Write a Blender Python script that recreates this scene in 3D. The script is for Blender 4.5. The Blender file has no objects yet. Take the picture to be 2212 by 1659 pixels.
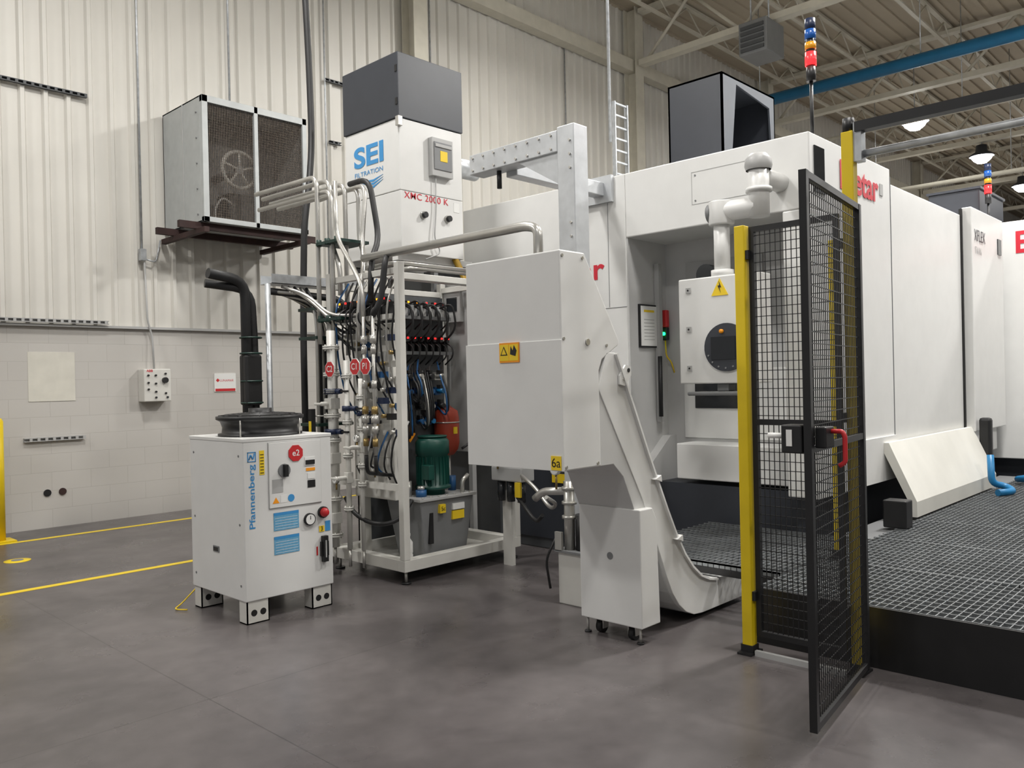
import bpy, bmesh, math, random
from mathutils import Vector, Matrix
random.seed(4)
S=bpy.context.scene
COL=S.collection
# ---------------------------------------------------------------- materials
MATS={}
def mat(name,col,rough=.5,metal=0.0,var=.06,scale=6,emit=None,es=1.0,bump=0.0):
    if name in MATS: return MATS[name]
    m=bpy.data.materials.new(name); m.use_nodes=True
    nt=m.node_tree; b=nt.nodes['Principled BSDF']
    tc=nt.nodes.new('ShaderNodeTexCoord'); nz=nt.nodes.new('ShaderNodeTexNoise')
    nz.inputs['Scale'].default_value=scale; nz.inputs['Detail'].default_value=4
    nt.links.new(tc.outputs['Object'],nz.inputs['Vector'])
    r=nt.nodes.new('ShaderNodeValToRGB')
    r.color_ramp.elements[0].position=.3; r.color_ramp.elements[1].position=.7
    r.color_ramp.elements[0].color=(*[max(0,c*(1-var)) for c in col],1)
    r.color_ramp.elements[1].color=(*[min(1,c*(1+var)) for c in col],1)
    nt.links.new(nz.outputs['Fac'],r.inputs['Fac']); nt.links.new(r.outputs['Color'],b.inputs['Base Color'])
    b.inputs['Roughness'].default_value=rough; b.inputs['Metallic'].default_value=metal
    if emit:
        b.inputs['Emission Color'].default_value=(*emit,1); b.inputs['Emission Strength'].default_value=es
    MATS[name]=m; return m
WHITE=mat('white_powder_coat',(.73,.73,.715),.38,var=.02)
WHITE2=mat('cream_powder_coat',(.65,.64,.60),.42,var=.03)
NECK=mat('pale_grey_powder_coat',(.58,.58,.57),.42,var=.03)
LGREY=mat('light_grey_paint',(.42,.42,.415),.45,var=.03)
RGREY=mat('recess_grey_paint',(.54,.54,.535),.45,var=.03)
MGREY=mat('mid_grey_paint',(.20,.205,.21),.5,var=.05)
DGREY=mat('dark_grey_paint',(.07,.075,.08),.5,var=.08)
ANTH=mat('anthracite_paint',(.036,.040,.05),.45,var=.05)
ANTH2=mat('anthracite_edge_paint',(.065,.072,.085),.45,var=.05)
BLACK=mat('black_paint',(.012,.012,.013),.45,var=.2)
RUBBER=mat('black_rubber',(.015,.015,.016),.55,var=.2)
GALV=mat('galvanised_steel',(.50,.52,.54),.42,.6,var=.18,scale=14)
GALV2=mat('bright_galvanised_steel',(.58,.60,.62),.4,.45,var=.09,scale=9)
ACF=mat('zinc_sheet',(.44,.46,.46),.45,.15,var=.06,scale=8)
STEEL=mat('stainless_steel',(.54,.53,.50),.32,.7,var=.06)
GRATE=mat('grating_steel',(.26,.275,.285),.45,.55,var=.2)
YEL=mat('yellow_paint',(.80,.58,.01),.4,var=.05)
TAGY=mat('yellow_label',(.85,.60,.02),.5,var=.02)
ORG=mat('orange_label',(.9,.33,.01),.5,var=.02)
RED=mat('red_plastic',(.55,.025,.03),.4,var=.05)
VRED=mat('red_vessel_paint',(.36,.045,.02),.45,var=.08)
REDL=mat('red_lettering',(.60,.02,.04),.45,var=.02)
BLUE=mat('blue_paint',(.015,.09,.24),.4,var=.08)
PBLUE=mat('blue_pipe_paint',(.01,.13,.27),.5,var=.08)
HBLUE=mat('blue_hose',(.01,.16,.36),.4,var=.1)
NAVY=mat('navy_paint',(.01,.02,.06),.4,var=.1)
BLUEL=mat('blue_lettering',(.05,.28,.60),.5,var=.02)
SKYL=mat('pale_blue_label',(.13,.36,.56),.5,var=.12,scale=60)
GRN=mat('green_motor_paint',(.004,.060,.045),.4,var=.06)
GCL=mat('green_clamp',(.003,.03,.022),.5,var=.1)
BRN=mat('rusty_primer',(.035,.014,.012),.7,var=.3)
GLASS=mat('dark_glass',(.02,.022,.025),.08,var=.02)
PAPER=mat('white_paper',(.80,.80,.78),.6,var=.02)
INK=mat('black_ink',(.01,.01,.01),.6,var=.02)
BRASS=mat('brass',(.35,.25,.10),.35,.8,var=.1)
GOLDH=mat('yellow_hose',(.40,.24,.02),.5,var=.1)
MESHF=mat('coil_fins',(.11,.085,.065),.6,.1,var=.35,scale=25)
BEAM=mat('cream_structural_paint',(.62,.59,.50),.55,var=.05)
STAIN=mat('stained_white_paint',(.68,.67,.62),.45,var=.08,scale=2)
LEDR=mat('led_red',(.8,.02,.01),.4,emit=(1,.01,.01),es=4)
LEDO=mat('led_orange',(.8,.3,.01),.4,emit=(1,.25,.01),es=4)
LEDG=mat('led_green',(.02,.8,.1),.4,emit=(.01,1,.15),es=6)
BR=mat('beacon_red',(.8,.01,.01),.3,emit=(1,.012,.015),es=4)
BY=mat('beacon_yellow',(.60,.27,.01),.3,emit=(1,.4,.02),es=.15)
BB=mat('beacon_blue',(.01,.08,.33),.3,emit=(.02,.3,1),es=.05)
LAMP=mat('lamp_lens',(1,1,1),.3,emit=(1,.98,.93),es=60)

def N(nt,t,**k):
    n=nt.nodes.new(t)
    for a,v in k.items(): setattr(n,a,v)
    return n
def floor_mat():
    m=bpy.data.materials.new('epoxy_floor'); m.use_nodes=True; nt=m.node_tree; b=nt.nodes['Principled BSDF']; L=nt.links.new
    g=N(nt,'ShaderNodeNewGeometry')
    n1=N(nt,'ShaderNodeTexNoise'); n1.inputs['Scale'].default_value=.6; n1.inputs['Detail'].default_value=9; n1.inputs['Roughness'].default_value=.62; n1.inputs['Distortion'].default_value=.4
    L(g.outputs['Position'],n1.inputs['Vector'])
    r=N(nt,'ShaderNodeValToRGB'); r.color_ramp.elements[0].position=.36; r.color_ramp.elements[1].position=.64
    r.color_ramp.elements[0].color=(.066,.059,.060,1); r.color_ramp.elements[1].color=(.135,.121,.121,1)
    L(n1.outputs['Fac'],r.inputs['Fac'])
    n3=N(nt,'ShaderNodeTexNoise'); n3.inputs['Scale'].default_value=9; n3.inputs['Detail'].default_value=8; L(g.outputs['Position'],n3.inputs['Vector'])
    m3=N(nt,'ShaderNodeMapRange'); m3.inputs['To Min'].default_value=.78; m3.inputs['To Max'].default_value=1.22; L(n3.outputs['Fac'],m3.inputs['Value'])
    mm=N(nt,'ShaderNodeMix',data_type='RGBA',blend_type='MULTIPLY'); mm.inputs['Factor'].default_value=1; L(r.outputs['Color'],mm.inputs['A']); L(m3.outputs[0],mm.inputs['B'])
    sp=N(nt,'ShaderNodeSeparateXYZ'); L(g.outputs['Position'],sp.inputs[0]); outs=[]
    for ax,off in (('X',1.9),('Y',3.95)):
        a=N(nt,'ShaderNodeMath',operation='SUBTRACT'); a.inputs[1].default_value=off; L(sp.outputs[ax],a.inputs[0])
        p=N(nt,'ShaderNodeMath',operation='PINGPONG'); p.inputs[1].default_value=3.4; L(a.outputs[0],p.inputs[0])
        c=N(nt,'ShaderNodeMath',operation='LESS_THAN'); c.inputs[1].default_value=.003; L(p.outputs[0],c.inputs[0]); outs.append(c)
    mx=N(nt,'ShaderNodeMath',operation='MAXIMUM'); L(outs[0].outputs[0],mx.inputs[0]); L(outs[1].outputs[0],mx.inputs[1])
    mul=N(nt,'ShaderNodeMath',operation='MULTIPLY'); mul.inputs[1].default_value=.5; L(mx.outputs[0],mul.inputs[0])
    mix=N(nt,'ShaderNodeMix',data_type='RGBA'); L(mul.outputs[0],mix.inputs['Factor'])
    L(mm.outputs['Result'],mix.inputs['A']); mix.inputs['B'].default_value=(.02,.02,.02,1)
    L(mix.outputs['Result'],b.inputs['Base Color'])
    n2=N(nt,'ShaderNodeTexNoise'); n2.inputs['Scale'].default_value=2.2; n2.inputs['Detail'].default_value=6; L(g.outputs['Position'],n2.inputs['Vector'])
    mr=N(nt,'ShaderNodeMapRange'); mr.inputs['To Min'].default_value=.18; mr.inputs['To Max'].default_value=.42
    L(n2.outputs['Fac'],mr.inputs['Value']); L(mr.outputs[0],b.inputs['Roughness'])
    return m
FLOOR=floor_mat()
def block_mat():
    m=bpy.data.materials.new('painted_block'); m.use_nodes=True; nt=m.node_tree; b=nt.nodes['Principled BSDF']
    g=N(nt,'ShaderNodeNewGeometry'); sp=N(nt,'ShaderNodeSeparateXYZ'); nt.links.new(g.outputs['Position'],sp.inputs[0])
    cb=N(nt,'ShaderNodeCombineXYZ'); nt.links.new(sp.outputs['X'],cb.inputs['X']); nt.links.new(sp.outputs['Z'],cb.inputs['Y'])
    br=N(nt,'ShaderNodeTexBrick'); br.inputs['Scale'].default_value=1; br.inputs['Brick Width'].default_value=.42; br.inputs['Row Height'].default_value=.21
    br.inputs['Mortar Size'].default_value=.004; br.inputs['Mortar Smooth'].default_value=.6
    br.inputs['Color1'].default_value=(.525,.505,.475,1); br.inputs['Color2'].default_value=(.515,.495,.465,1); br.inputs['Mortar'].default_value=(.45,.43,.40,1)
    nt.links.new(cb.outputs[0],br.inputs['Vector']); nt.links.new(br.outputs['Color'],b.inputs['Base Color'])
    bp=N(nt,'ShaderNodeBump'); bp.invert=True; bp.inputs['Strength'].default_value=.18; bp.inputs['Distance'].default_value=.01
    nt.links.new(br.outputs['Fac'],bp.inputs['Height']); nt.links.new(bp.outputs['Normal'],b.inputs['Normal']); b.inputs['Roughness'].default_value=.6
    return m
BLOCK=block_mat()
CLAD=mat('cream_metal_cladding',(.67,.65,.60),.42,var=.04,scale=1.2)
DECK=mat('cream_roof_deck',(.50,.44,.34),.7,var=.05,scale=1)

# ---------------------------------------------------------------- mesh builder
class Proxy:
    def __init__(s,name,parent,loc,label): s.name=name;s.parent=parent;s.loc=loc;s.obj=None;s.label=label
class MB:
    def __init__(s): s.v=[];s.f=[];s.k=[];s.sm=[];s.mats=[]
    def mi(s,m):
        if m not in s.mats: s.mats.append(m)
        return s.mats.index(m)
    def add(s,vs,fs,m,smooth=False):
        o=len(s.v); s.v+= [Vector(v) for v in vs]; k=s.mi(m)
        for f in fs: s.f.append([o+i for i in f]); s.k.append(k); s.sm.append(smooth)
        return s
    def box(s,x0,x1,y0,y1,z0,z1,m):
        return s.add([(x,y,z) for z in (z0,z1) for y in (y0,y1) for x in (x0,x1)],
            [(0,2,3,1),(4,5,7,6),(0,1,5,4),(2,6,7,3),(0,4,6,2),(1,3,7,5)],m)
    def cb(s,c,d,m): return s.box(c[0]-d[0]/2,c[0]+d[0]/2,c[1]-d[1]/2,c[1]+d[1]/2,c[2]-d[2]/2,c[2]+d[2]/2,m)
    def cyl(s,p0,p1,r,m,n=18,r2=None):
        p0=Vector(p0);p1=Vector(p1); r2=r if r2 is None else r2
        d=(p1-p0).normalized(); a=d.orthogonal().normalized(); b=d.cross(a)
        vs=[]
        for p,q in ((p0,r),(p1,r2)):
            for i in range(n):
                t=2*math.pi*i/n; vs.append(p+(a*math.cos(t)+b*math.sin(t))*q)
        s.add(vs,[(i,(i+1)%n,n+(i+1)%n,n+i) for i in range(n)],m,True)
        o=len(s.v)-2*n; k=s.mi(m)
        s.f.append([o+i for i in range(n)][::-1]); s.k.append(k); s.sm.append(False)
        s.f.append([o+n+i for i in range(n)]); s.k.append(k); s.sm.append(False)
        return s
    def lathe(s,c,ax,prof,m,n=28):
        c=Vector(c); d={'x':Vector((1,0,0)),'y':Vector((0,1,0)),'z':Vector((0,0,1))}[ax]
        a=d.orthogonal().normalized(); b=d.cross(a); vs=[]
        for r,h in prof:
            for i in range(n):
                t=2*math.pi*i/n; vs.append(c+d*h+(a*math.cos(t)+b*math.sin(t))*max(r,1e-4))
        fs=[(j*n+i,j*n+(i+1)%n,(j+1)*n+(i+1)%n,(j+1)*n+i) for j in range(len(prof)-1) for i in range(n)]
        return s.add(vs,fs,m,True)
    def torus(s,c,ax,R,r,m,n=32,k=8):
        prof=[(R+r*math.cos(2*math.pi*i/k),r*math.sin(2*math.pi*i/k)) for i in range(k+1)]
        return s.lathe(c,ax,prof,m,n)
    def prism(s,poly,ax,a0,a1,m):
        def P(p,a): return {'x':(a,p[0],p[1]),'y':(p[0],a,p[1]),'z':(p[0],p[1],a)}[ax]
        n=len(poly); vs=[P(p,a0) for p in poly]+[P(p,a1) for p in poly]
        return s.add(vs,[tuple(range(n))[::-1],tuple(range(n,2*n))]+[(i,(i+1)%n,n+(i+1)%n,n+i) for i in range(n)],m)
    def tube(s,pts,r,m,n=10,fil=.05,seg=5):
        pts=[Vector(p) for p in pts]; path=[pts[0]]
        for i in range(1,len(pts)-1):
            a,b,c=pts[i-1],pts[i],pts[i+1]; u=(a-b); w=(c-b); f=min(fil,u.length*.48,w.length*.48)
            p=b+u.normalized()*f; q=b+w.normalized()*f
            for j in range(seg+1):
                t=j/seg; path.append(p*(1-t)**2+b*2*t*(1-t)+q*t*t)
        path.append(pts[-1]); vs=[]; L=len(path); a=None
        for i,p in enumerate(path):
            d=(path[min(i+1,L-1)]-path[max(i-1,0)]).normalized()
            if a is None: a=d.orthogonal().normalized()
            a=(a-d*a.dot(d)); a=a.normalized() if a.length>1e-6 else d.orthogonal().normalized()
            b=d.cross(a)
            for k in range(n):
                t=2*math.pi*k/n; vs.append(p+(a*math.cos(t)+b*math.sin(t))*r)
        fs=[(j*n+i,j*n+(i+1)%n,(j+1)*n+(i+1)%n,(j+1)*n+i) for j in range(L-1) for i in range(n)]
        s.add(vs,fs,m,True); o=len(s.v)-L*n; k=s.mi(m)
        s.f.append([o+i for i in range(n)][::-1]); s.k.append(k); s.sm.append(False)
        s.f.append([o+(L-1)*n+i for i in range(n)]); s.k.append(k); s.sm.append(False)
        return s
    def make(s,name,parent=None,bevel=0,label=None,recalc=True):
        prox=None
        if isinstance(parent,Proxy):
            prox=parent
            if prox.obj is None: parent=prox.parent; name=prox.name; label=label or prox.label
            else: parent=prox.obj; prox=None
        mn=Vector([min(v[i] for v in s.v) for i in range(3)]); mx=Vector([max(v[i] for v in s.v) for i in range(3)])
        c=(mn+mx)/2
        if parent is None: c.z=mn.z
        me=bpy.data.meshes.new(name); me.from_pydata([v-c for v in s.v],[],s.f)
        for m in s.mats: me.materials.append(m)
        for p,k,sm in zip(me.polygons,s.k,s.sm): p.material_index=k; p.use_smooth=sm
        if recalc:
            bm=bmesh.new(); bm.from_mesh(me); bmesh.ops.recalc_face_normals(bm,faces=bm.faces); bm.to_mesh(me); bm.free()
        ob=bpy.data.objects.new(name,me); COL.objects.link(ob)
        if parent is not None:
            ob.parent=parent; ob.location=c-wl(parent)
        else: ob.location=c
        if bevel:
            bv=ob.modifiers.new('Bevel','BEVEL'); bv.width=bevel; bv.segments=2; bv.limit_method='ANGLE'; bv.angle_limit=.7
        if label: ob['label']=label
        if prox: prox.obj=ob
        return ob
def wl(o):
    p=Vector(o.location)
    while o.parent is not None: o=o.parent; p+=Vector(o.location)
    return p
def thing(name,label,cat,loc,group=None,into=None):
    if into is not None: return Proxy(name,into,loc,label)
    e=bpy.data.objects.new(name,None); e.empty_display_size=.1; e.location=loc; COL.objects.link(e)
    e['label']=label; e['category']=cat
    if group: e['group']=group
    return e
def tag(o,label,cat,group=None):
    o['label']=label; o['category']=cat
    if group: o['group']=group
    return o
def struct(o): o['kind']='structure'; return o
def text(parent,body,loc,face,h,m,name='lettering',align='CENTER',width=None,rot=0,bold=0,label=None,space=1.0):
    if isinstance(parent,Proxy): parent=parent.obj
    cu=bpy.data.curves.new('t','FONT'); cu.body=body; cu.size=1; cu.align_x=align; cu.align_y='CENTER'; cu.extrude=.004; cu.offset=bold; cu.space_character=space
    o=bpy.data.objects.new('t',cu); COL.objects.link(o); bpy.context.view_layer.update()
    me=bpy.data.meshes.new_from_object(o); bpy.data.objects.remove(o)
    R={'-x':Matrix(((0,0,-1),(-1,0,0),(0,1,0))),'-y':Matrix(((1,0,0),(0,0,-1),(0,1,0))),'z':Matrix.Identity(3)}[face]
    xs=[v.co.x for v in me.vertices]; w=max(xs)-min(xs); s=h/.72; sx=s if width is None else width/w
    Rz=Matrix.Rotation(rot,3,'Z')
    for v in me.vertices:
        p=Vector((v.co.x*sx,v.co.y*s,v.co.z*min(s,.2)*.8)); v.co=R@(Rz@p)
    me.materials.clear(); me.materials.append(m)
    ob=bpy.data.objects.new(name,me); COL.objects.link(ob); ob.parent=parent; ob.location=Vector(loc)-wl(parent)
    if label: ob['label']=label
    return ob

# ---------------------------------------------------------------- room
YW=10.3; ZC=9.4; XF=62; XN=-3.5; YS=-24
struct(MB().box(XN,XF,YS,YW+.3,-.2,0,FLOOR).make('floor'))
struct(MB().box(XN,XF,YW,YW+.3,0,2.31,BLOCK).make('wall_north'))
poly=[];x=XN
while x<XF:
    poly+=[(x,YW),(x+.15,YW),(x+.17,YW-.04),(x+.21,YW-.04),(x+.23,YW)]; x+=.24
poly.append((XF,YW))
vs=[(p[0],p[1],z) for z in (2.31,ZC) for p in poly]; n=len(poly)
struct(MB().add(vs,[(i,i+1,n+i+1,n+i) for i in range(n-1)],CLAD).make('wall_north_cladding',recalc=False))
struct(MB().box(XN,XF,YW-.06,YW,2.29,2.32,LGREY).make('trim_1'))
struct(MB().box(XF,XF+.3,YS,YW+.3,0,ZC,CLAD).make('wall_east'))
struct(MB().box(XN,XF,YS-.3,YS,0,ZC,CLAD).make('wall_south'))
c=MB(); c.box(XN,XF,YS,YW+.3,ZC,ZC+.2,DECK)
y=YS
while y<YW:
    c.box(4,XF,y,y+.09,ZC-.04,ZC,DECK); y+=.3
struct(c.make('ceiling'))
struct(MB().box(XN,XF,YW-.28,YW-.06,8.0,8.25,BEAM).make('trim_2'))
for i,(x) in enumerate((8.5,14.5,20.5,26.5,32.5)):
    m=MB(); m.box(x-.14,x+.14,YW-.36,YW-.34,0,ZC-.06,BEAM).box(x-.14,x+.14,YW-.08,YW-.06,0,ZC-.06,BEAM).box(x-.01,x+.01,YW-.34,YW-.08,0,ZC-.06,BEAM)
    tag(m.make('wall_column'),'cream painted steel wall column carrying a roof girder','column','wall columns')
for x in (14.5,20.5,26.5,32.5,38.5,44.5):
    m=MB(); m.box(x-.1,x+.1,YS,YW-.4,ZC-.2,ZC-.12,BEAM).box(x-.1,x+.1,YS,YW-.4,8.1,8.22,BEAM)
    y=YW-.5;k=0
    while y>YS+1:
        a=(x,y,9.22 if k%2 else 8.15); b=(x,y-1.1,8.15 if k%2 else 9.22); m.cyl(a,b,.035,BEAM,6); y-=1.1;k+=1
    tag(m.make('roof_girder'),'cream painted open web steel girder under the roof deck','girder','roof girders')
for y in [9.2,7.4,5.6,3.8,2.0,.2,-1.6,-3.4,-5.2,-7,-8.8]:
    m=MB(); m.box(5,XF-.2,y-.05,y+.05,ZC-.1,ZC-.045,BEAM).box(5,XF-.2,y-.04,y+.04,8.85,8.89,BEAM)
    x=5;k=0
    while x<50:
        m.cyl((x,y,9.32 if k%2 else 8.87),(x+.6,y,8.87 if k%2 else 9.32),.018,BEAM,5); x+=.6;k+=1
    tag(m.make('bar_joist'),'cream painted bar joist under the roof deck','joist','bar joists')
def oh_pipe(x,z,r,mm,lab):
    t=thing('overhead_pipe',lab,'pipe',(x,0,z))
    MB().tube([(x,10.2,z),(x,-20,z)],r,mm).make('pipe',t)
    for y in (8.2,5,2.6,-.8,-4.2): MB().cyl((x,y,z+r*.8),(x,y,ZC-.02),.01,GALV,6).make('hanger_rod',t)
oh_pipe(16.4,7.35,.12,PBLUE,'blue painted compressed air pipe hung under the roof')
oh_pipe(19,7.0,.04,BEAM,'cream sprinkler pipe hung under the roof girders')
oh_pipe(23,6.4,.06,BEAM,'cream sprinkler pipe hung under the roof girders')
t=thing('unit_heater','dark grey unit heater hung under the roof with louvres','heater',(14.2,7.1,7.25))
MB().box(13.9,14.6,6.8,7.35,7.4,8.0,MGREY).make('casing',t,bevel=.02)
m=MB()
for k in range(5): m.box(13.87,13.9,6.85,7.3,7.45+.1*k,7.51+.1*k,DGREY)
m.make('louvre_grille',t)
for y in (6.9,7.25): MB().cyl((14.2,y,8.0),(14.2,y,ZC-.02),.015,GALV,6).make('hanger_rod',t)

def lamp(x,y,power,z=7.7,size=.8):
    t=thing('high_bay_lamp','round high bay lamp with bright lens hung from roof','lamp',(x,y,z),'high bay lamps')
    MB().lathe((x,y,z),'z',[(.32,0),(.32,.04),(.16,.14),(.14,.32),(0,.33)],ANTH).make('housing',t)
    MB().lathe((x,y,z),'z',[(0,-.20),(.12,-.18),(.22,-.10),(.28,0),(0,.005)],LAMP).make('lens',t)
    MB().cyl((x,y,z+.32),(x,y,ZC-.02),.012,GALV,6).make('hanger_rod',t)
    if power:
        l=bpy.data.lights.new('lamp_light','AREA'); l.shape='DISK'; l.size=size; l.energy=power; l.color=(1,.975,.94)
        o=bpy.data.objects.new('lamp_light',l); o.location=Vector((0,0,-.24)); o.parent=t; COL.objects.link(o)
for (x,y,p) in [(26.5,6.5,420),(31.8,6.6,380),(21.6,6.75,0),(26.5,-.2,420),(16,-1.2,420),(9.6,1.5,520),(9.5,6.7,125),(3.0,6.0,205),(4.5,1.2,150),(-2.5,7.6,225),(-1,0,120),(4,-5.4,250),(10,-6,250),(37,3,380)]:
    lamp(x,y,p)

# ---------------------------------------------------------------- floor marks
for (y,x0,x1) in ((9.6,-3,12),(7.22,-3,3.9)):
    tag(MB().box(x0,x1,y-.04,y+.04,0,.002,YEL).make('floor_line'),'yellow painted walkway line on the floor','floor marking','walkway lines')
m=MB(); m.lathe((2.31,8.55,.0),'z',[(.11,0),(.11,.004),(.06,.006),(0,.006)],YEL); m.cyl((2.31,8.55,.004),(2.31,8.55,.009),.05,MGREY)
tag(m.make('floor_cleanout'),'round yellow painted cleanout cover in the floor','floor cover')
m=MB(); m.cyl((2.48,9.78,0),(2.48,9.78,1.25),.06,YEL,24).lathe((2.48,9.78,1.25),'z',[(.06,0),(.045,.03),(0,.045)],YEL); m.box(2.35,2.61,9.65,9.91,0,.015,YEL)
tag(m.make('bollard'),'yellow painted steel bollard near the block wall','bollard')

# ---------------------------------------------------------------- wall things
yw=YW-.04
t=thing('air_conditioning_unit','large grey sheet metal condenser unit on rusty wall brackets','air conditioner',(5.19,9.75,3.4))
X0,X1,Y0,Y1,Z0,Z1=4.5,5.90,9.2,yw,3.5,4.98
m=MB(); m.box(X0,X1,Y0+.06,Y1,Z0,Z0+.02,ACF).box(X0,X1,Y0+.06,Y1,Z1-.02,Z1,ACF).box(X0,X0+.02,Y0+.06,Y1,Z0,Z1,ACF).box(X1-.02,X1,Y0+.06,Y1,Z0,Z1,ACF).box(X0,X1,Y1-.02,Y1,Z0,Z1,MGREY)
m.box(X0-.006,X0,9.7,9.72,Z0,Z1,LGREY)
for z in (3.6,3.9,4.2,4.5,4.8): m.cyl((X0-.012,9.35,z),(X0,9.35,z),.012,MGREY,8)
m.make('casing',t,bevel=.004)
m=MB()
for a,b,c_,d in ((X0,X0+.07,Z0,Z1),(X1-.06,X1,Z0,Z1),(5.165,5.215,Z0,Z1),(X0,X1,Z0,Z0+.06),(X0,X1,Z1-.08,Z1)): m.box(a,b,Y0,Y0+.06,c_,d,ACF)
m.make('front_frame',t,bevel=.003)
for (a,b) in ((X0+.07,5.165),(5.215,X1-.06)):
    m=MB(); x=a+.01
    while x<b: m.box(x,x+.006,Y0+.03,Y0+.036,Z0+.06,Z1-.08,MESHF); x+=.021
    z=Z0+.08
    while z<Z1-.08: m.box(a,b,Y0+.034,Y0+.04,z,z+.003,MESHF); z+=.03
    m.make('grille',t)
MB().box(X0+.03,X1-.03,9.95,9.97,Z0+.03,Z1-.03,MGREY).make('inner_coil',t)
m=MB(); m.torus((5.02,9.32,4.2),'y',.22,.024,WHITE2)
for k in range(5):
    a=k*2*math.pi/5+.3; m.cyl((5.02,9.32,4.2),(5.02+.22*math.cos(a),9.32,4.2+.22*math.sin(a)),.016,WHITE2,6)
m.cyl((5.02,9.30,4.2),(5.02,9.95,4.2),.05,LGREY); m.make('fan_wheel',t)
MB().box(4.95,5.3,9.45,9.8,3.52,3.95,DGREY).make('compressor',t,bevel=.03)
MB().tube([(4.7,9.33,3.53),(4.7,9.33,3.7),(4.8,9.33,3.85),(4.95,9.33,3.75)],.015,LGREY,8,.08).make('inner_pipe',t)
for y in (9.3,9.9): MB().box(4.25,6.10,y,y+.06,3.42,3.5,BRN).make('support_angle',t)
for x in (4.45,5.8): MB().box(x,x+.06,9.1,yw,3.36,3.42,BRN).make('support_bracket',t)
t=thing('control_box','cream pushbutton control box with black dial on block wall','control box',(4.3,10.2,1.4))
MB().box(4.14,4.47,10.12,YW,1.40,1.80,WHITE2).make('enclosure',t,bevel=.01)
MB().cyl((4.39,10.12,1.66),(4.39,10.08,1.66),.035,BLACK).make('dial',t)
for (x,z) in ((4.19,1.72),(4.28,1.72),(4.28,1.62),(4.19,1.55),(4.28,1.52),(4.28,1.45),(4.40,1.5),(4.19,1.63),(4.40,1.74),(4.42,1.45)):
    MB().cyl((x,10.12,z),(x,10.10,z),.012,BLACK,12).make('button',t)
text(t,'ABB',(4.21,10.118,1.775),'-y',.03,REDL,bold=.02)
MB().tube([(4.3,10.2,1.79),(4.3,10.24,2.2),(4.24,10.22,2.4),(4.22,10.22,3.12)],.012,LGREY,8).make('cable',t)
t2=thing('conduit','thin galvanised conduit running up the cladding','conduit',(4.18,10.24,3.1))
MB().tube([(4.2,10.245,3.2),(4.2,10.245,ZC)],.014,GALV,8).make('pipe',t2)
MB().cb((4.2,10.225,3.2),(.07,.07,.14),GALV).make('junction_box',t2)
MB().tube([(4.23,10.22,3.15),(4.36,10.22,3.12),(4.42,10.22,3.4)],.01,GALV,8).make('flexible_cable',t2)
t=thing('wall_notice','small white company sign with red strip on block wall','sign',(5.3,YW-.01,1.50))
MB().box(5.12,5.42,YW-.012,YW,1.50,1.74,PAPER).make('board',t)
MB().box(5.13,5.41,YW-.014,YW-.011,1.505,1.54,RED).make('red_strip',t)
text(t,'LUNAMAR',(5.29,YW-.013,1.645),'-y',.03,REDL)
MB().prism([(5.14,1.65),(5.165,1.675),(5.19,1.65),(5.165,1.625)],'y',YW-.014,YW-.011,RED).make('emblem',t)
tag(MB().box(2.93,3.42,YW-.006,YW,1.44,2.0,mat('cream_patch',(.64,.62,.55),.6,var=.06)).make('wall_patch'),'unpainted cream rectangular patch on block wall','wall patch')
def strut(x0,x1,z,mm=MGREY,dy=.045,y=yw):
    m=MB(); m.box(x0,x1,y-dy,y,z,z+.008,mm).box(x0,x1,y-dy,y,z+.035,z+.043,mm).box(x0,x1,y-.006,y,z,z+.043,mm)
    k=x0+.05
    while k<x1: m.box(k,k+.03,y-dy-.002,y-dy+.006,z,z+.043,mm); k+=.08
    tag(m.make('mounting_rail'),'slotted steel strut rail fixed to the wall','rail','strut rails')
strut(1.6,3.6,4.98,DGREY); strut(1.6,3.78,2.33,LGREY,y=YW-.06); strut(2.87,3.5,.99,LGREY,y=YW)
strut(6.9,7.25,6.0,DGREY); strut(10.7,12.2,5.75,DGREY); strut(6.95,7.15,5.1,DGREY)
for x,mm in ((3.1,BLACK),(3.26,BRN)):
    m=MB(); m.cyl((x,YW-.012,.4),(x,YW,.4),.04,mm); tag(m.make('wall_port'),'round capped hole in block wall','wall hole','wall holes')
for (x,z0,z1) in ((6.9,2.33,ZC),(8.95,2.33,ZC),(12.4,2.33,8.0),(5.4,4.98,ZC)):
    tag(MB().tube([(x,10.246,z0),(x,10.246,z1)],.014,GALV,8).make('conduit'),'thin galvanised conduit running up the cladding','conduit','wall conduits')

# ---------------------------------------------------------------- chiller
t=thing('chiller_cabinet','white floor standing chiller with black top fan and label panel','chiller',(2.98,5.33,0))
X0,X1,Y0,Y1=2.65,3.32,4.96,5.72
MB().box(X0,X1,Y0,Y1,.15,1.20,WHITE).make('casing',t,bevel=.006)
MB().box(X0-.004,X1+.004,Y0-.004,Y1+.004,1.19,1.215,WHITE).make('top_cover',t,bevel=.004)
for (x,y) in ((X0+.01,Y0+.01),(X1-.17,Y0+.01),(X0+.01,Y1-.11),(X1-.17,Y1-.11)):
    m=MB(); m.box(x,x+.16,y,y+.1,.0,.008,WHITE2).box(x,x+.16,y,y+.008,0,.15,WHITE2).box(x,x+.008,y,y+.1,0,.15,WHITE2).box(x+.152,x+.16,y,y+.1,0,.15,WHITE2)
    m.cyl((x+.05,y-.001,.07),(x+.05,y+.002,.07),.022,BLACK,14).cyl((x+.115,y-.001,.07),(x+.115,y+.002,.07),.022,BLACK,14)
    m.make('foot',t)
cx,cy=2.97,5.30
m=MB(); m.lathe((cx,cy,1.215),'z',[(.285,0),(.285,.015),(.26,.02),(.255,.06),(.27,.10),(.298,.115),(.298,.135),(.265,.14),(.245,.12),(.24,.02)],BLACK,36); m.make('fan_shroud',t)
m=MB()
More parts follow.
